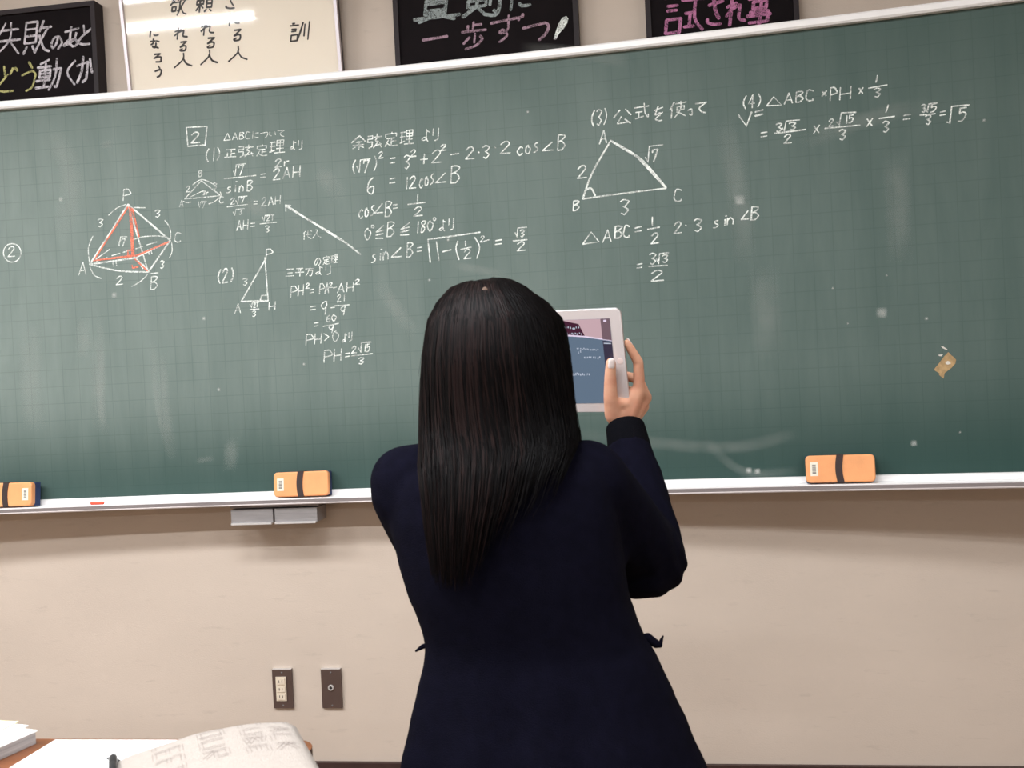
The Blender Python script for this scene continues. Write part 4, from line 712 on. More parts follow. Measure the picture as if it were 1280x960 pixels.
# ------------------------------------------------------------------ desk with papers and a pouch
DZ = 0.96
t = thing('desk', 'orange-brown wooden desk top in the lower left corner, under papers and a canvas pouch', 'desk', (-1.0, -1.95, 0))
off = Vector(t.location)
dx0, dx1, dy0, dy1 = -1.62, -0.421, -2.30, -1.606
bm = bmesh.new()
n = 6; r = 0.03; outl = []
for cxx, cyy, a0 in ((dx1 - r, dy1 - r, 0), (dx0 + r, dy1 - r, 90), (dx0 + r, dy0 + r, 180), (dx1 - r, dy0 + r, 270)):
    for i in range(n + 1):
        a = radians(a0 + 90 * i / n); outl.append((cxx + r * cos(a), cyy + r * sin(a)))
vb = [bm.verts.new((x, y, DZ - 0.024)) for x, y in outl]; vt = [bm.verts.new((x, y, DZ)) for x, y in outl]
bm.faces.new(vt); bm.faces.new(vb[::-1])
for i in range(len(outl)):
    f = bm.faces.new((vb[i], vb[(i + 1) % len(outl)], vt[(i + 1) % len(outl)], vt[i])); f.material_index = 1
mobj('desk_top', bm, [M_desk, M_deskedge], t, off)
for x in (dx0 + 0.05, dx1 - 0.05):
    for y in (dy0 + 0.05, dy1 - 0.05):
        bm = bmesh.new(); box(bm, (x - 0.016, y - 0.016, 0.0), (x + 0.016, y + 0.016, DZ - 0.025)); mobj('leg', bm, M_steel, t, off, bevel=0.004)
bm = bmesh.new(); box(bm, (dx0 + 0.05, dy1 - 0.06, DZ - 0.16), (dx1 - 0.05, dy1 - 0.045, DZ - 0.025)); mobj('apron', bm, M_desk, t, off)

def sheet(name, pts, z, th, m, label, cat, group=None, curl=0.0):
    bm = bmesh.new()
    vb = [bm.verts.new((x, y, z)) for x, y in pts]; vt = [bm.verts.new((x, y, z + th)) for x, y in pts]
    bm.faces.new(vt); bm.faces.new(vb[::-1])
    k = len(pts)
    for i in range(k): bm.faces.new((vb[i], vb[(i + 1) % k], vt[(i + 1) % k], vt[i]))
    c = Vector((sum(p[0] for p in pts) / k, sum(p[1] for p in pts) / k, z))
    o = mobj(name, bm, m, None, c); o.location = c
    return meta(o, label, cat, group)
def quad(p, ax, L1, L2):
    a = Vector((cos(ax), sin(ax))); b_ = Vector((sin(ax), -cos(ax))); p = Vector(p)
    return [tuple(p), tuple(p + b_ * L2), tuple(p + b_ * L2 + a * L1), tuple(p + a * L1)]
sheet('paper_sheet', [(-0.766, -1.614), (-0.772, -1.99), (-0.485, -1.99), (-0.485, -1.612)], DZ + 0.0005, 0.0012, M_paper, 'large blank white sheet of paper on the desk, partly under the canvas pouch', 'paper')
# stack of papers at the left edge of the desk
sx, sy = -0.778, -1.628
t = thing('booklet', 'thick white booklet lowest in the pile at the left edge of the desk', 'booklet', (-0.88, -1.75, DZ + 0.0005), group='pile of papers at the left of the desk')
bm = bmesh.new(); q = quad((-0.99, -1.575), -0.235, 0.21, 0.28)
def prism(bm, q, z0, z1, off):
    vb = [bm.verts.new(Vector((x, y, z0)) - off) for x, y in q]; vt = [bm.verts.new(Vector((x, y, z1)) - off) for x, y in q]
    bm.faces.new(vt); bm.faces.new(vb[::-1])
    for i in range(4): bm.faces.new((vb[i], vb[(i + 1) % 4], vt[(i + 1) % 4], vt[i]))
off = Vector(t.location)
prism(bm, q, DZ + 0.0005, DZ + 0.0155, off); mobj('pages', bm, M_paper_g, t)
bm = bmesh.new(); prism(bm, quad((-0.992, -1.573), -0.235, 0.214, 0.284), DZ + 0.0157, DZ + 0.0172, off); mobj('cover', bm, M_paper, t)
s1 = sheet('paper_pad', quad((-1.005, -1.570), -0.20, 0.205, 0.26), DZ + 0.0176, 0.0014, M_paper, 'white papers in the middle of the pile at the left edge of the desk', 'paper', 'pile of papers at the left of the desk')
s2 = sheet('paper_sheet', quad((-1.038, -1.580), -0.10, 0.215, 0.26), DZ + 0.0194, 0.0012, M_paper_y, 'pale yellow sheet on top of the pile at the left edge of the desk', 'paper', 'pile of papers at the left of the desk')

# canvas pouch with outlined capitals printed on it
PA = Vector((-0.636, -1.694)); pa = math.atan2(0.030, 0.2075)
ua = Vector((cos(pa), sin(pa))); ub = Vector((0.50, -0.86)).normalized()
PW, PL = 0.214, 0.25
t = thing('canvas_pouch', 'cream canvas pouch with grey outlined capitals and a black zip, lying on the white paper', 'pouch', (PA.x, PA.y, DZ + 0.002))
off = Vector(t.location)
def pouch_pt(s, v, top):
    """s along the zip-to-corner width, v towards the viewer; returns the padded surface"""
    x = PA + ua * s * PW + ub * v * PL
    hgt = (0.008 + 0.045 * (max(0.0, sin(min(1, max(0, s) * 1.15) * pi / 2)) ** 0.8)) * (max(0.0, 1 - abs(2 * v - 1) ** 9)) ** 0.5 * (max(0.0, 1 - (max(0, s * 2 - 1)) ** 16)) ** 0.5
    hgt += 0.0015 * noise.noise(Vector((s * 5, v * 5, 0)))
    return Vector((x.x, x.y, DZ + 0.0025 + (max(hgt, 0.0) if top else 0.0)))
bm = bmesh.new(); NS = 24
g1 = [[bm.verts.new(pouch_pt(i / NS, j / NS, True) + Vector((0, 0, 0.001))) for j in range(NS + 1)] for i in range(NS + 1)]
g0 = [[bm.verts.new(pouch_pt(i / NS, j / NS, False)) for j in range(NS + 1)] for i in range(NS + 1)]
for i in range(NS):
    for j in range(NS):
        bm.faces.new((g1[i][j], g1[i][j + 1], g1[i + 1][j + 1], g1[i + 1][j])); bm.faces.new((g0[i][j], g0[i + 1][j], g0[i + 1][j + 1], g0[i][j + 1]))
for i in range(NS):
    for j in (0, NS): bm.faces.new((g0[i][j], g0[i + 1][j], g1[i + 1][j], g1[i][j]))
    for k in (0, NS): bm.faces.new((g0[k][i], g0[k][i + 1], g1[k][i + 1], g1[k][i]))
mobj('pouch_body', bm, M_canvas, t, off, smooth=True)
bm = bmesh.new()
chain(bm, [(pouch_pt(-0.01, 0.03 + 0.94 * i / 8, True) + Vector((-0.002, 0, 0.006)), 0.005) for i in range(9)], 8)
z_ = mobj('zip', bm, M_zip, t, off, smooth=True); z_['label'] = 'black zip'
bm = bmesh.new(); a = pouch_pt(0.0, 0.0, True); capsule(bm, a + Vector((0.0, 0.002, 0.004)), a + Vector((-0.014, 0.006, 0.006)), 0.004, 0.0025, 8, 2, flat=0.5); mobj('zip_pull', bm, M_zip, z_, off, smooth=True)
LET = {'L': ['00 08 48'], 'E': ['40 00 08 48', '04 34'], 'F': ['40 00 08', '04 34'], 'T': ['00 40', '20 28'], 'A': ['08 20 48', '15 35'],
       'K': ['00 08', '40 04 48'], 'Y': ['00 24 40', '24 28'], 'O': ['00 40 48 08 00'], 'U': ['00 08 48 40'], 'C': ['40 00 08 48'], 'B': ['00 08 47 36 04 32 31 00'], 'R': ['08 00 40 44 04 48'], 'D': ['00 08 38 46 42 30 00'], 'S': ['40 00 04 44 48 08']}
def pouch_text(word, s_lo, s_hi, v0, adv):
    bmA = bmesh.new()
    for k, ch in enumerate(word):
        for st in LET[ch]:
            P = [(s_lo + (s_hi - s_lo) * (8 - int(c[1])) / 8, v0 + adv * k + adv * 0.62 * int(c[0]) / 4) for c in st.split()]
            for sgn in (-1, 1):
                Q = []
                for a, b_ in zip(P, P[1:]):
                    d_ = Vector((b_[0] - a[0], b_[1] - a[1])); l = d_.length or 1; nn = Vector((-d_.y, d_.x)) / l * 0.0100 * sgn
                    Q.append((Vector(a) + nn, Vector(b_) + nn))
                for a, b_ in Q:
                    nst = 6; prev = None
                    for i in range(nst + 1):
                        c = a + (b_ - a) * i / nst; tt = (b_ - a).normalized(); pn = Vector((-tt.y, tt.x)) * 0.0016
                        cur = [bmA.verts.new(pouch_pt(c.x + q_.x, c.y + q_.y, True) + Vector((0, 0, 0.0016))) for q_ in (pn, -pn)]
                        if prev: bmA.faces.new((prev[1], cur[1], cur[0], prev[0]))
                        prev = cur
    mobj('printed_line', bmA, M_canvas_print, t, off, recalc=False)
pouch_text('TALK', 0.80, 0.90, 0.10, 0.115)
pouch_text('CUBE', 0.66, 0.76, 0.10, 0.115)
pouch_text('OUR', 0.44, 0.56, 0.14, 0.13)
pouch_text('LEFT', 0.20, 0.34, 0.09, 0.12)

# ------------------------------------------------------------------ tablet
CT = Vector((-0.15571919, -1.05562813, 1.41266555)); TR = Vector((0.9791775, -0.20149738, -0.02470283)); TU = Vector((-0.04132655, -0.31699002, 0.94752807)); TW = Vector((0.19875497, 0.92677728, 0.31871669))
Mtab = Matrix(((TR.x, TW.x, TU.x, CT.x), (TR.y, TW.y, TU.y, CT.y), (TR.z, TW.z, TU.z, CT.z), (0, 0, 0, 1)))
tb_ = thing('tablet', 'white tablet computer held up sideways, its screen showing the chalkboard', 'tablet', CT)
tb_.rotation_euler = Mtab.to_euler()
def rrect(w, h, r, n=6):
    out = []
    for cx_, cz_, a0 in ((w - r, h - r, 0), (-w + r, h - r, 90), (-w + r, -h + r, 180), (w - r, -h + r, 270)):
        for i in range(n + 1):
            a = radians(a0 + 90 * i / n); out.append((cx_ + r * cos(a), cz_ + r * sin(a)))
    return out
def rprism(bm, w, h, r, y0, y1, inset=0.0):
    o1 = rrect(w, h, r); o2 = rrect(w - inset, h - inset, max(r - inset, 0.001))
    a = [bm.verts.new((x, y0, z)) for x, z in o2 if True]; b_ = [bm.verts.new((x, (y0 + y1) / 2, z)) for x, z in o1]; c = [bm.verts.new((x, y1, z)) for x, z in o2]
    k = len(o1); bm.faces.new(a); bm.faces.new(c[::-1])
    for p, q in ((a, b_), (b_, c)):
        for i in range(k): bm.faces.new((p[i], q[i], q[(i + 1) % k], p[(i + 1) % k]))
bm = bmesh.new(); rprism(bm, 0.1205, 0.0929, 0.011, -0.0030, 0.0045, 0.002); o = mobj('back_shell', bm, M_tabback, tb_)
bm = bmesh.new(); rprism(bm, 0.1203, 0.0927, 0.011, -0.0045, -0.0032, 0.0006); o = mobj('bezel', bm, M_tab, tb_); o['label'] = 'white front bezel'
M_s_pink = emis('screen_wall_image', (0.56, 0.38, 0.42), 1.0); M_s_blue = emis('screen_board_image', (0.115, 0.165, 0.235), 1.0)
M_s_blk = emis('screen_dark_image', (0.055, 0.008, 0.028), 1.0); M_s_wht = emis('screen_white_image', (0.50, 0.55, 0.66), 1.0); M_s_line = emis('screen_line_image', (0.80, 0.68, 0.85), 1.0)
M_s_bar1 = emis('screen_bar_upper', (0.17, 0.105, 0.13), 1.0); M_s_bar2 = emis('screen_bar_lower', (0.035, 0.028, 0.055), 1.0)
bm = bmesh.new(); box(bm, (-0.1005, -0.00475, -0.0762), (0.1005, -0.0046, 0.0762)); scr = mobj('screen', bm, M_s_blue, tb_); scr['label'] = 'lit screen showing the chalkboard and wall'
def spoly(name, pts, m, d=1):
    bm = bmesh.new(); bm.faces.new([bm.verts.new((x / 1000, -0.00475 - 0.00006 * d, z / 1000)) for x, z in pts][::-1])
    return mobj(name, bm, m, scr, recalc=False)
spoly('screen_picture', [(-100, 76), (100, 76), (100, 38), (53, 46), (-100, 60)], M_s_pink)
spoly('screen_picture', [(-60, 76), (12, 77), (45.7, 68.3), (54.5, 46.8), (9.5, 50.3), (-60, 57)], M_s_blk, 2)
spoly('screen_picture', [(-100, 61), (9.5, 51.5), (53, 47), (100, 38.5), (100, 36.3), (53, 44.5), (9.5, 48.7), (-100, 58)], M_s_line, 3)
bm = bmesh.new(); rr_ = random.Random(8)
def mark(x0, x1, z, h, step=2.6):
    x = x0
    while x < x1:
        w_ = rr_.uniform(0.8, 2.0); zz = z + (x - x0) * -0.08 + rr_.uniform(-h, h) * 0.4
        vs = [bm.verts.new((a / 1000, -0.0050, b2 / 1000)) for a, b2 in ((x, zz - h / 2), (x + w_, zz - h / 2 + rr_.uniform(-0.5, 0.5)), (x + w_, zz + h / 2), (x, zz + h / 2 * rr_.uniform(0.2, 1)))]
        bm.faces.new(vs[::-1]); x += step * rr_.uniform(0.8, 1.4)
mark(12, 26, 26.3, 3.2); mark(38, 74, 24.5, 2.6); mark(40, 44, 18.3, 4); mark(49, 76, 9.5, 3.6, 3.6); mark(7, 16, -6, 3.0); mark(10, 17, -25, 4); mark(22, 54, -21, 4.2)
mark(14, 46, 63.5, 3.4, 3); mark(16, 50, 53.5, 3.0, 3.4)
mobj('screen_picture', bm, M_s_wht, scr, recalc=False)
spoly('screen_control_bar', [(84.6, 76), (100.4, 76), (100.4, 37.4), (84.6, 40)], M_s_bar1, 5)
spoly('screen_control_bar', [(84.6, 37.5), (100.4, 35), (100.4, -76), (84.6, -76)], M_s_bar2, 5)
spoly('screen_control_bar', [(86, 33.6), (98.5, 32.8), (98.5, 31.0), (86, 31.8)], M_s_wht, 6)
spoly('screen_control_bar', [(89.5, 74), (94.5, 74), (94.5, 70.5), (89.5, 70.5)], M_s_line, 6)
spoly('screen_control_bar', [(92, -49), (97, -49), (97, -54), (92, -54)], M_s_line, 6)
bm = bmesh.new(); capsule(bm, (0.1115, -0.0044, 0.0), (0.1115, -0.00475, 0.0), 0.0055, 0.0052, 20, 1)
for v in bm.verts: v.co.y = max(v.co.y, -0.00485) if v.co.y < -0.0045 else min(v.co.y, -0.0040)
mobj('home_button', bm, mat('button_white', (0.74, 0.60, 0.57), 0.3), tb_)

# ------------------------------------------------------------------ the person
FX, FY = -0.195, -1.385
girl = thing('person', 'girl with long black hair and navy blazer, seen from behind, holding up a tablet', 'person', (FX, FY, 0))
GO = Vector((FX, FY, 0))
def interp(tab, z):
    if tab[0][0] > tab[-1][0]: tab = tab[::-1]
    if z <= tab[0][0]: return tab[0][1]
    for (a, va), (b_, vb) in zip(tab, tab[1:]):
        if z <= b_: 
            f_ = (z - a) / (b_ - a); f_ = f_ * f_ * (3 - 2 * f_) * 0.5 + f_ * 0.5
            return va + (vb - va) * f_
    return tab[-1][1]
# --- body: one continuous skin surface
bm = bmesh.new()
HC = Vector((-0.213, -1.372, 1.425)); yawh = radians(-12)
def H(x, y, z):        # head frame: y forwards (towards the tablet)
    return HC + Vector((x * cos(yawh) - y * sin(yawh), x * sin(yawh) + y * cos(yawh), z))
rings = []
for z, a, f_, bk in ((0.097, 0.012, 0.005, -0.03), (0.092, 0.038, 0.035, -0.062), (0.075, 0.060, 0.070, -0.085), (0.045, 0.071, 0.087, -0.097), (0.010, 0.073, 0.092, -0.098),
                     (-0.020, 0.071, 0.091, -0.088), (-0.050, 0.065, 0.089, -0.070), (-0.075, 0.056, 0.085, -0.050), (-0.095, 0.044, 0.080, -0.030), (-0.108, 0.028, 0.068, 0.0), (-0.112, 0.012, 0.055, 0.02)):
    c = (f_ + bk) / 2; b2 = (f_ - bk) / 2
    rings.append([H(a * cos(2 * pi * j / 28), c + b2 * sin(2 * pi * j / 28), z) for j in range(28)])
loft(bm, rings)
capsule(bm, H(0, 0.086, 0.0), H(0, 0.105, -0.030), 0.007, 0.011, 10)        # nose
capsule(bm, H(-0.010, 0.092, -0.032), H(0.010, 0.092, -0.032), 0.007, 0.007, 10)
capsule(bm, H(-0.016, 0.079, -0.060), H(0.016, 0.079, -0.060), 0.009, 0.009, 10)
for s in (-1, 1):
    capsule(bm, H(s * 0.073, 0.0, 0.008), H(s * 0.072, 0.004, -0.028), 0.012, 0.008, 10, flat=1.5, up=H(0, 1, 0) - H(0, 0, 0))   # ears
    capsule(bm, H(s * 0.033, 0.076, -0.028), H(s * 0.045, 0.06, -0.04), 0.016, 0.014, 10)
NK = Vector((-0.212, -1.40, 1.27))
capsule(bm, NK, H(0, -0.012, -0.06), 0.050, 0.047, 20)
# torso core, slightly inside the jacket
def core(z, cx, cy, a, b2): return [Vector((cx + a * cos(2 * pi * j / 28), cy + b2 * sin(2 * pi * j / 28), z)) for j in range(28)]
loft(bm, [core(0.70, -0.150, -1.385, 0.14, 0.095), core(0.80, -0.152, -1.385, 0.165, 0.11), core(0.90, -0.163, -1.385, 0.155, 0.10), core(1.0, -0.172, -1.385, 0.125, 0.085), core(1.1, -0.20, -1.385, 0.132, 0.085),
          core(1.2, -0.212, -1.39, 0.150, 0.085), core(1.26, -0.214, -1.40, 0.130, 0.07), core(1.29, -0.213, -1.40, 0.06, 0.05)])
SHR = Vector((-0.094, -1.372, 1.225)); ELR = Vector((-0.004, -1.192, 1.088)); WRR = Vector((-0.0477, -1.0430, 1.2947))
SHL = Vector((-0.345, -1.40, 1.235)); ELL = Vector((-0.352, -1.235, 1.075)); WRL = Vector((-0.268, -1.030, 1.290))
for sh, el, wr in ((SHR, ELR, WRR), (SHL, ELL, WRL)):
    capsule(bm, sh, el, 0.036, 0.031, 16); capsule(bm, el, wr, 0.033, 0.0215, 16)
def T3(x, s, z): return CT + TR * x + TW * s + TU * z
def hand_pts(mir):
    R_ = {}
    P = dict(wrist=(-.0477, -1.0382, 1.2947), cmc=(-.0637, -1.0550, 1.3171), tmcp=(-.0672, -1.0715, 1.3469), tip_=(-.0656, -1.0835, 1.384), ttip=(-.0632, -1.0911, 1.4065),
             imcp=(-.0183, -1.0533, 1.3579), ipip=(-.0175, -1.0691, 1.4050), idip=(-.0286, -1.079, 1.4271), itip=(-.0350, -1.0846, 1.4385),
             mmcp=(-.0085, -1.0307, 1.343), mpip=(-.0192, -1.0181, 1.3754), mdip=(-.0506, -1.03, 1.3855), mtip=(-.0734, -1.0455, 1.3895),
             rmcp=(-.0132, -1.0081, 1.3268), rpip=(-.0262, -.998, 1.3527), rdip=(-.0593, -1.0105, 1.3617), rtip=(-.0835, -1.0322, 1.3647),
             pmcp=(-.0223, -.9963, 1.3139), ppip=(-.0403, -.9847, 1.3286), pdip=(-.0678, -1.002, 1.3362), ptip=(-.0879, -1.022, 1.3407))
    for k, v in P.items():
        d_ = Vector(v) - CT; x, s, z = d_.dot(TR), d_.dot(TW), d_.dot(TU)
        R_[k] = T3(-x if mir else x, s, z)
    return R_
def add_hand(bm, h, wr):
    w = h['wrist']
    capsule(bm, wr, w, 0.021, 0.0215, 16)
    capsule(bm, w, h['imcp'], 0.019, 0.0115, 14); capsule(bm, w, h['mmcp'], 0.019, 0.012, 14)
    capsule(bm, w, h['rmcp'], 0.018, 0.0115, 14); capsule(bm, w, h['pmcp'], 0.018, 0.011, 14)
    capsule(bm, (w + h['cmc']) / 2, (h['imcp'] + h['tmcp'] * 0.5 + h['mmcp'] * 0.5) / 2, 0.016, 0.012, 14)
    capsule(bm, h['imcp'], h['mmcp'], 0.0115, 0.012, 12)
    chain(bm, [(w, 0.018), (h['cmc'], 0.0165), (h['tmcp'], 0.0125), (h['tip_'], 0.0105), (h['ttip'], 0.0088)], 14)
    capsule(bm, h['tmcp'] * 0.7 + h['cmc'] * 0.3, h['imcp'] * 0.62 + w * 0.38, 0.010, 0.012, 12)      # web of the thumb
    for f_, r_ in (('i', (0.0112, 0.0092, 0.0080, 0.0068)), ('m', (0.0112, 0.0092, 0.0082, 0.0072)), ('r', (0.0105, 0.0088, 0.0078, 0.0068)), ('p', (0.0095, 0.0078, 0.0068, 0.006))):
        chain(bm, [(h[f_ + 'mcp'], r_[0]), (h[f_ + 'pip'], r_[1]), (h[f_ + 'dip'], r_[2]), (h[f_ + 'tip'], r_[3])], 12)
hr = hand_pts(False); hl = hand_pts(True)
add_hand(bm, hr, WRR); add_hand(bm, hl, WRL + Vector((0, 0, 0)))
# legs
for s, fx in ((-1, -0.235), (1, -0.085)):
    hp = Vector((-0.152 + s * 0.075, -1.385, 0.76)); kn = Vector((fx + s * 0.005, -1.375, 0.42)); an = Vector((fx + s * 0.01, -1.40, 0.085))
    capsule(bm, hp, kn, 0.078, 0.052, 20); capsule(bm, kn, kn * 0.62 + an * 0.38, 0.050, 0.047, 20); capsule(bm, kn * 0.62 + an * 0.38, an, 0.047, 0.032, 20)
    capsule(bm, an + Vector((0, -0.015, -0.045)), an + Vector((s * 0.015, 0.14, -0.055)), 0.030, 0.024, 16)
body = remeshed('body', bm, 0.0032, M_skin, girl, GO, 3)
# nails, eyes, brows, mouth
def nail(h, a, b2, r_, w_, toward):
    d_ = (h[b2] - h[a]).normalized(); c = h[b2] + toward * (r_ * 0.80)
    bm = bmesh.new(); capsule(bm, c - d_ * 0.004, c + d_ * 0.005, w_, w_ * 0.9, 12, 4, flat=0.35, up=toward)
    return mobj('nail', bm, M_nail, girl, GO, smooth=True)
for h in (hr, hl):
    nail(h, 'tip_', 'ttip', 0.0088, 0.0060, (-TW * 0.9 + TR * (0.35 if h is hr else -0.35)).normalized())
    nail(h, 'idip', 'itip', 0.0068, 0.0046, (TW * 0.75 + TR * (0.65 if h is hr else -0.65)).normalized())
for s in (-1, 1):
    bm = bmesh.new(); uvsphere(bm, H(s * 0.031, 0.076, 0.002), (0.0125, 0.012, 0.0085)); e = mobj('eye', bm, M_eye, girl, GO, smooth=True)
    bm = bmesh.new(); uvsphere(bm, H(s * 0.031, 0.0845, 0.002), (0.0058, 0.0042, 0.0062)); mobj('iris', bm, M_iris, e, GO, smooth=True)
    bm = bmesh.new(); capsule(bm, H(s * 0.018, 0.088, 0.022), H(s * 0.044, 0.080, 0.024), 0.0028, 0.0018, 8, 2); mobj('eyebrow', bm, M_hair, girl, GO, smooth=True)
bm = bmesh.new(); capsule(bm, H(-0.019, 0.087, -0.061), H(0.019, 0.087, -0.061), 0.0045, 0.0045, 10, 3); capsule(bm, H(-0.008, 0.091, -0.0605), H(0.008, 0.091, -0.0605), 0.0055, 0.0055, 10, 3); mobj('mouth', bm, M_lip_skin, girl, GO, smooth=True)

# --- blazer
LX = [(1.295, -.300), (1.282, -.345), (1.262, -.366), (1.24, -.374), (1.2, -.374), (1.143, -.366), (1.094, -.356), (1.062, -.344), (1.039, -.3375), (1.024, -.334), (1.012, -.334), (.994, -.337), (.96, -.346), (.916, -.357), (.849, -.373), (.76, -.392)]
RX = [(1.295, -.125), (1.282, -.085), (1.262, -.066), (1.24, -.058), (1.183, -.050), (1.126, -.045), (1.079, -.042), (1.047, -.033), (1.024, -.026), (1.009, -.018), (.998, -.009), (.977, -.001), (.943, .013), (.897, .031), (.828, .055), (.76, .078)]
BKY = [(0.76, -1.535), (0.85, -1.52), (0.95, -1.497), (1.02, -1.485), (1.12, -1.497), (1.20, -1.498), (1.25, -1.485), (1.28, -1.46), (1.30, -1.44)]
FRY = [(0.76, -1.235), (0.85, -1.25), (0.95, -1.27), (1.02, -1.28), (1.12, -1.275), (1.20, -1.28), (1.25, -1.30), (1.28, -1.335), (1.30, -1.36)]
bm = bmesh.new(); rings = []
zs = [0.76 + 0.0135 * i for i in range(40)]
for z in zs:
    if z > 1.29: break
    l, r = interp(LX, z), interp(RX, z); bk, fr_ = interp(BKY, z), interp(FRY, z)
    rings.append(ellipse(((l + r) / 2, (bk + fr_) / 2, z), (r - l) / 2, (fr_ - bk) / 2, 48, 2.5))
rings.append(ellipse((-.213, -1.40, 1.297), 0.075, 0.055, 48))
loft(bm, rings)
# shoulders
capsule(bm, (-.258, -1.405, 1.266), (-.349, -1.405, 1.252), 0.044, 0.049, 20, flat=1.0)
capsule(bm, (-.160, -1.395, 1.258), (-.092, -1.376, 1.247), 0.044, 0.053, 20)
# sleeves
def sleeve(sh, el, wr, r):
    capsule(bm, sh, el, r[0], r[1], 24); m_ = el + (wr - el) * 0.5
    capsule(bm, el, m_, r[1] * 0.98, r[2], 24)
    d_ = (wr - el).normalized(); e_ = el + (wr - el) * 0.80
    u_ = d_.orthogonal().normalized(); v_ = d_.cross(u_)
    rg = []
    for t_, rr2 in ((0.5, r[2]), (0.6, r[2] * 0.97), (0.7, r[3] * 1.04), (0.78, r[3]), (0.815, r[3])):
        c = el + (wr - el) * t_; rg.append([c + (u_ * cos(2 * pi * j / 24) + v_ * sin(2 * pi * j / 24)) * rr2 for j in range(24)])
    loft(bm, rg)
SHRj = Vector((-.094, -1.370, 1.235)); ELRj = Vector((-.0120, -1.200, 1.0930)); 
sleeve(SHRj, ELRj, WRR, (0.062, 0.058, 0.049, 0.041))
capsule(bm, ELRj + Vector((-0.015, -0.02, -0.002)), ELRj + Vector((0, 0, 0.002)), 0.056, 0.058, 20)
sleeve(Vector((-.346, -1.402, 1.235)), ELL + Vector((0.010, 0, 0)), WRL, (0.053, 0.046, 0.043, 0.037))
capsule(bm, (-.120, -1.375, 1.17), (-.085, -1.34, 1.13), 0.05, 0.045, 16)
def folds(me):
    NRM = [v.normal.copy() for v in me.vertices]
    for v, n in zip(me.vertices, NRM):
        p = v.co.copy()
        d1 = noise.noise(Vector((p.x * 9, p.y * 9, p.z * 5))) * 0.0030
        # creases around the bent elbow and under the arm
        for el, amp in ((ELRj, 0.0026), (ELL, 0.0026)):
            dd = (p - el).length
            if dd < 0.16:
                q = p - el
                d1 += amp * sin((q.z * 0.6 + q.y * 0.5 + q.x * 1.1) * 150 + 4 * noise.noise(p * 14)) * (1 - dd / 0.16) ** 1.2
        if p.z < 1.06 and abs(p.x + 0.18) < 0.3:
            ang = math.atan2(p.y + 1.385, p.x + 0.17)
            d1 += 0.004 * sin(ang * 9 + 2.0) * min(1, (1.06 - p.z) / 0.2)
        v.co = p + n * d1
blazer = remeshed('blazer', bm, 0.0055, M_navy, girl, GO, 8, folds)
blazer['label'] = 'navy wool blazer'
# back centre seam and shoulder seam: thin raised welts
def welt(pts, r=0.0014):
    bm = bmesh.new(); chain(bm, [(p, r) for p in pts], 6); o = mobj('seam', bm, M_navy, blazer, GO, smooth=True); return o
# pocket flaps at the hips
def flap(pts, thick, label):
    bm = bmesh.new()
    chain(bm, pts, 8)
    o = mobj('pocket_flap', bm, M_navy, blazer, GO, smooth=True); return o
flap([(Vector((-0.322, -1.405, 1.020)), 0.0045), (Vector((-0.334, -1.410, 1.018)), 0.0036), (Vector((-0.3435, -1.412, 1.0125)), 0.0016)], 0, '')
flap([(Vector((-0.020, -1.370, 1.016)), 0.007), (Vector((-0.008, -1.366, 1.006)), 0.006), (Vector((-0.003, -1.365, 1.004)), 0.0038), (Vector((-0.0005, -1.365, 1.0115)), 0.0024), (Vector((0.0018, -1.365, 1.0165)), 0.0013)], 0, '')
# buttons and lapels at the front (away from the photographer)
for k, z in enumerate((1.06, 0.98)):
    yb = interp(FRY, z); bm = bmesh.new(); capsule(bm, (-0.185, yb + 0.002, z), (-0.185, yb + 0.006, z), 0.010, 0.009, 16, 2); mobj('button', bm, M_dark, blazer, GO, smooth=True)
# shirt collar round the neck
bm = bmesh.new(); rg = []
for z, a, b2 in ((1.265, 0.066, 0.062), (1.285, 0.060, 0.057), (1.302, 0.056, 0.053), (1.302, 0.052, 0.049), (1.27, 0.054, 0.05)):
    rg.append([Vector((-0.212 + a * cos(2 * pi * j / 32), -1.395 + b2 * sin(2 * pi * j / 32), z)) for j in range(32)])
loft(bm, rg, cap=False); mobj('shirt_collar', bm, M_shirt, girl, GO, smooth=True)
# knitted cuffs of a pullover showing below the blazer sleeve
def knit_cuff(el, wr, r0, r1, lim=1.0):
    d_ = (wr - el).normalized(); L_ = (wr - el).length
    u_ = d_.orthogonal().normalized(); v_ = d_.cross(u_); n = 60; rg = []
    for t_, r_ in ((0.74, r0 * 0.97), (0.80, r0), (0.88, (r0 + r1) / 2), (0.955, r1), (0.975, r1 * 0.99), (0.975, r1 * 0.90), (0.90, r1 * 0.86)):
        c = el + d_ * L_ * t_
        rg.append([c + (u_ * cos(2 * pi * j / n) + v_ * sin(2 * pi * j / n)) * (r_ + (0.0007 if j % 2 else 0)) for j in range(n)])
    bm = bmesh.new(); loft(bm, rg, cap=False); o = mobj('knit_cuff', bm, M_knit, girl, GO, smooth=True); o['label'] = 'black ribbed knit cuff'; return o
knit_cuff(ELRj, WRR + Vector((0.0015, 0, 0.004)), 0.0365, 0.0335); knit_cuff(ELL, WRL, 0.034, 0.031)
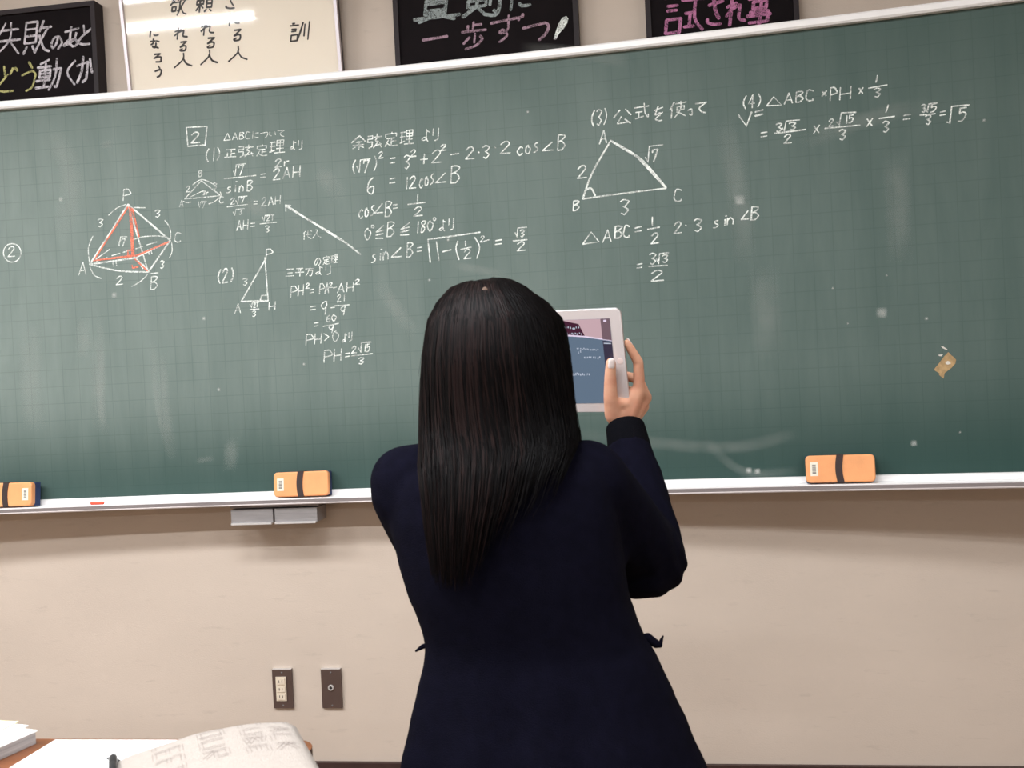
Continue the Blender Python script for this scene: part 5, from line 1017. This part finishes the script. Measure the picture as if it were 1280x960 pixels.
# pleated skirt, socks and indoor shoes
bm = bmesh.new(); n = 144; rg = []
for i in range(13):
    z = 0.87 - 0.41 * i / 12; k = i / 12
    rg.append([Vector((-0.155 + (0.165 + 0.075 * k) * (1 + 0.035 * k * (1 if (j % 6) < 3 else -1) * 1.0) * cos(2 * pi * j / n), -1.385 + (0.118 + 0.072 * k) * (1 + 0.06 * k * (1 if (j % 6) < 3 else -1)) * sin(2 * pi * j / n), z)) for j in range(n)])
loft(bm, rg, cap=False)
o = mobj('pleated_skirt', bm, M_skirt, girl, GO); sm = o.modifiers.new('thick', 'SOLIDIFY'); sm.thickness = 0.003
for s, fx in ((-1, -0.235), (1, -0.085)):
    kn = Vector((fx + s * 0.005, -1.375, 0.42)); an = Vector((fx + s * 0.01, -1.40, 0.085))
    bm = bmesh.new(); a = kn * 0.80 + an * 0.20; b_ = kn * 0.55 + an * 0.45
    capsule(bm, a, b_, 0.0525, 0.0500, 20, 3); capsule(bm, b_, an, 0.0500, 0.036, 20, 3); mobj('sock', bm, M_sock, girl, GO, smooth=True)
    bm = bmesh.new(); rg = []
    for y, hw, hh in ((-0.055, 0.012, 0.05), (-0.048, 0.030, 0.07), (-0.02, 0.037, 0.075), (0.03, 0.038, 0.068), (0.08, 0.042, 0.060), (0.13, 0.043, 0.052), (0.165, 0.035, 0.042), (0.182, 0.014, 0.028)):
        rg.append([Vector((an.x + s * 0.004 + hw * cos(pi * j / 10), an.y + y, max(0.0, hh * sin(pi * j / 10)))) for j in range(11)])
    loft(bm, rg); mobj('shoe', bm, M_shoe, girl, GO, smooth=True)

# --- hair
def top_w(z, left):
    LT = [(1.534, -.222), (1.529, -.250), (1.520, -.270), (1.499, -.290), (1.476, -.3025), (1.450, -.308), (1.420, -.3125), (1.365, -.3165), (1.309, -.318), (1.252, -.311), (1.195, -.306), (1.138, -.300), (1.10, -.290)]
    RT = [(1.534, -.216), (1.529, -.190), (1.517, -.170), (1.492, -.140), (1.469, -.1215), (1.445, -.117), (1.412, -.1135), (1.355, -.111), (1.325, -.107), (1.299, -.100), (1.243, -.122), (1.189, -.155), (1.134, -.185), (1.10, -.20)]
    return interp(LT if left else RT, z)
def back_y(z): return interp([(1.534, -1.395), (1.52, -1.440), (1.50, -1.463), (1.47, -1.482), (1.42, -1.492), (1.36, -1.488), (1.31, -1.490), (1.27, -1.508), (1.22, -1.517), (1.15, -1.517), (1.08, -1.51)], z)
def front_y(z): return interp([(1.534, -1.375), (1.52, -1.325), (1.50, -1.300), (1.47, -1.284), (1.43, -1.278), (1.38, -1.290), (1.33, -1.305), (1.28, -1.315)], z)
WH = Vector((-0.2140, -1.445, 1.5085))          # crown whorl
def zend(phi):
    """how low the hair hangs, by angle from the back (negative = left)"""
    a = math.degrees(phi)
    if abs(a) > 118: return 1.452 + 0.004 * sin(a)      # fringe above the eyes
    if abs(a) > 98: return 1.33
    if a > 62: return 1.292
    if a > 25: return 1.292 - (62 - a) / 37 * 0.045
    if a > -5: return 1.247 - (25 - a) / 30 * 0.085
    if a > -45: return 1.135
    if a > -75: return 1.165 + (-45 - a) / 30 * 0.035
    return 1.245
def hair_pt(phi, t, out=0.0, zl=None):
    """t 0 at the crown, 1 at the tip; follows the skull then hangs"""
    ze = zl if zl is not None else zend(phi)
    zt = 1.5345
    k = t ** 1.55 if t < 1 else t
    z = zt - (zt - ze) * k
    l, r = top_w(z, True), top_w(z, False); b, f_ = back_y(z), front_y(z)
    cx_, a_ = (l + r) / 2, (r - l) / 2
    cy_ = (b + f_) / 2; b_ = (f_ - b) / 2
    if z < 1.33:
        w_ = min(1, (1.33 - z) / 0.05)
        # on the back the locks gather into a flat curtain
        x = cx_ + (a_ + out * (1 - w_)) * sin(phi)
        y = cy_ - (b_ + out) * (abs(cos(phi)) ** (1 - 0.75 * w_)) * (1 if cos(phi) > 0 else -1)
    else:
        x = cx_ + (a_ + out) * sin(phi); y = cy_ - (b_ + out) * cos(phi)
    p = Vector((x, y, z))
    if t < 0.10: p = WH.lerp(p, (t / 0.10) ** 0.8) if t < 0.10 else p
    return p
bm = bmesh.new(); NP, NT = 96, 44; grid = []
for i in range(NP + 1):
    phi = -pi + 2 * pi * i / NP
    grid.append([bm.verts.new(hair_pt(phi, j / NT, -0.004 + 0.0025 * noise.noise(Vector((phi * 5, j * 0.08, 1))), max(zend(phi), 1.19))) for j in range(NT + 1)])
for i in range(NP):
    for j in range(NT):
        a, b_, c, d_ = grid[i][j], grid[i + 1][j], grid[i + 1][j + 1], grid[i][j + 1]
        bm.faces.new((a, b_, c, d_))
bmesh.ops.remove_doubles(bm, verts=bm.verts, dist=0.0006)
hair = mobj('hair', bm, M_hair, girl, GO, smooth=True)
so = hair.modifiers.new('thick', 'SOLIDIFY'); so.thickness = 0.006; so.offset = -1
hair['label'] = 'long straight black hair'
# strands
rh = random.Random(11)
def strands(name, count, w0, m, phi_rng, out_rng, wave, seed, label=None):
    rr2 = random.Random(seed); V = []; F = []
    for _ in range(count):
        phi = rr2.uniform(*phi_rng); ze = zend(phi) + rr2.gauss(0, 0.032) + (rr2.uniform(0, 0.15) if rr2.random() < 0.55 else 0)
        if abs(math.degrees(phi)) > 98: ze = zend(phi) + rr2.uniform(-0.006, 0.02)
        out = rr2.uniform(*out_rng); ph = rr2.uniform(0, 6.28); t0 = rr2.uniform(0.0, 0.22); drift = rr2.gauss(0, 0.10)
        clump = noise.noise(Vector((phi * 6.0, seed, 0))) * 0.16
        NSG = 14; prev = None
        ww = w0 * rr2.uniform(0.6, 1.3)
        pts = []
        for j in range(NSG + 1):
            t = t0 + (1 - t0) * j / NSG
            hang = max(0.0, t - 0.45) / 0.55
            ph2 = phi + drift * t * 0.6 + clump * hang + wave * sin(5.5 * t + ph) * hang
            ph2 = max(-pi, min(pi, ph2))
            pts.append(hair_pt(ph2, t, out + 0.0035 * hang * sin(ph + 7 * t), max(ze, 1.118 + 0.03 * ((ph * 7.3) % 1))))
        for j, p in enumerate(pts):
            tg = (pts[min(NSG, j + 1)] - pts[max(0, j - 1)]); nr = p - Vector((-0.213, -1.38, p.z)); nr.z = 0.0 if p.z < 1.47 else 0.05
            sd = tg.cross(nr); sd = sd.normalized() if sd.length > 1e-9 else Vector((1, 0, 0))
            k = ww * (1 if j < NSG - 3 else (NSG - j) / 4 + 0.06) * 0.5
            up = nr.normalized() * ww * 0.22
            V += [p - sd * k, p + up, p + sd * k]
            b0 = len(V) - 3
            if j:
                F += [(b0 - 3, b0 - 2, b0 + 1, b0), (b0 - 2, b0 - 1, b0 + 2, b0 + 1)]
    me = bpy.data.meshes.new(name); me.from_pydata([v - GO for v in V], [], F); me.materials.append(m)
    for p in me.polygons: p.use_smooth = True
    o = bpy.data.objects.new(name, me); link(o, hair); o['kind'] = 'stuff'
    if label: o['label'] = label
    return o
strands('hair_strands', 2600, 0.0030, M_hair, (-pi, pi), (-0.002, 0.004), 0.05, 1)
strands('hair_strands', 520, 0.0024, M_hair2, (-1.75, 0.45), (0.001, 0.0055), 0.07, 2, 'browner strands on the left side')
strands('hair_strands', 1500, 0.0018, M_hair, (-1.7, 1.7), (0.000, 0.0055), 0.06, 3)
# pale whorl of scalp at the crown
bm = bmesh.new(); uvsphere(bm, Vector((-0.2130, -1.4540, 1.5065)), (0.0050, 0.003, 0.0085)); o = mobj('scalp_patch', bm, M_scalp, girl, GO, smooth=True); o['label'] = 'pale patch of scalp at the crown'
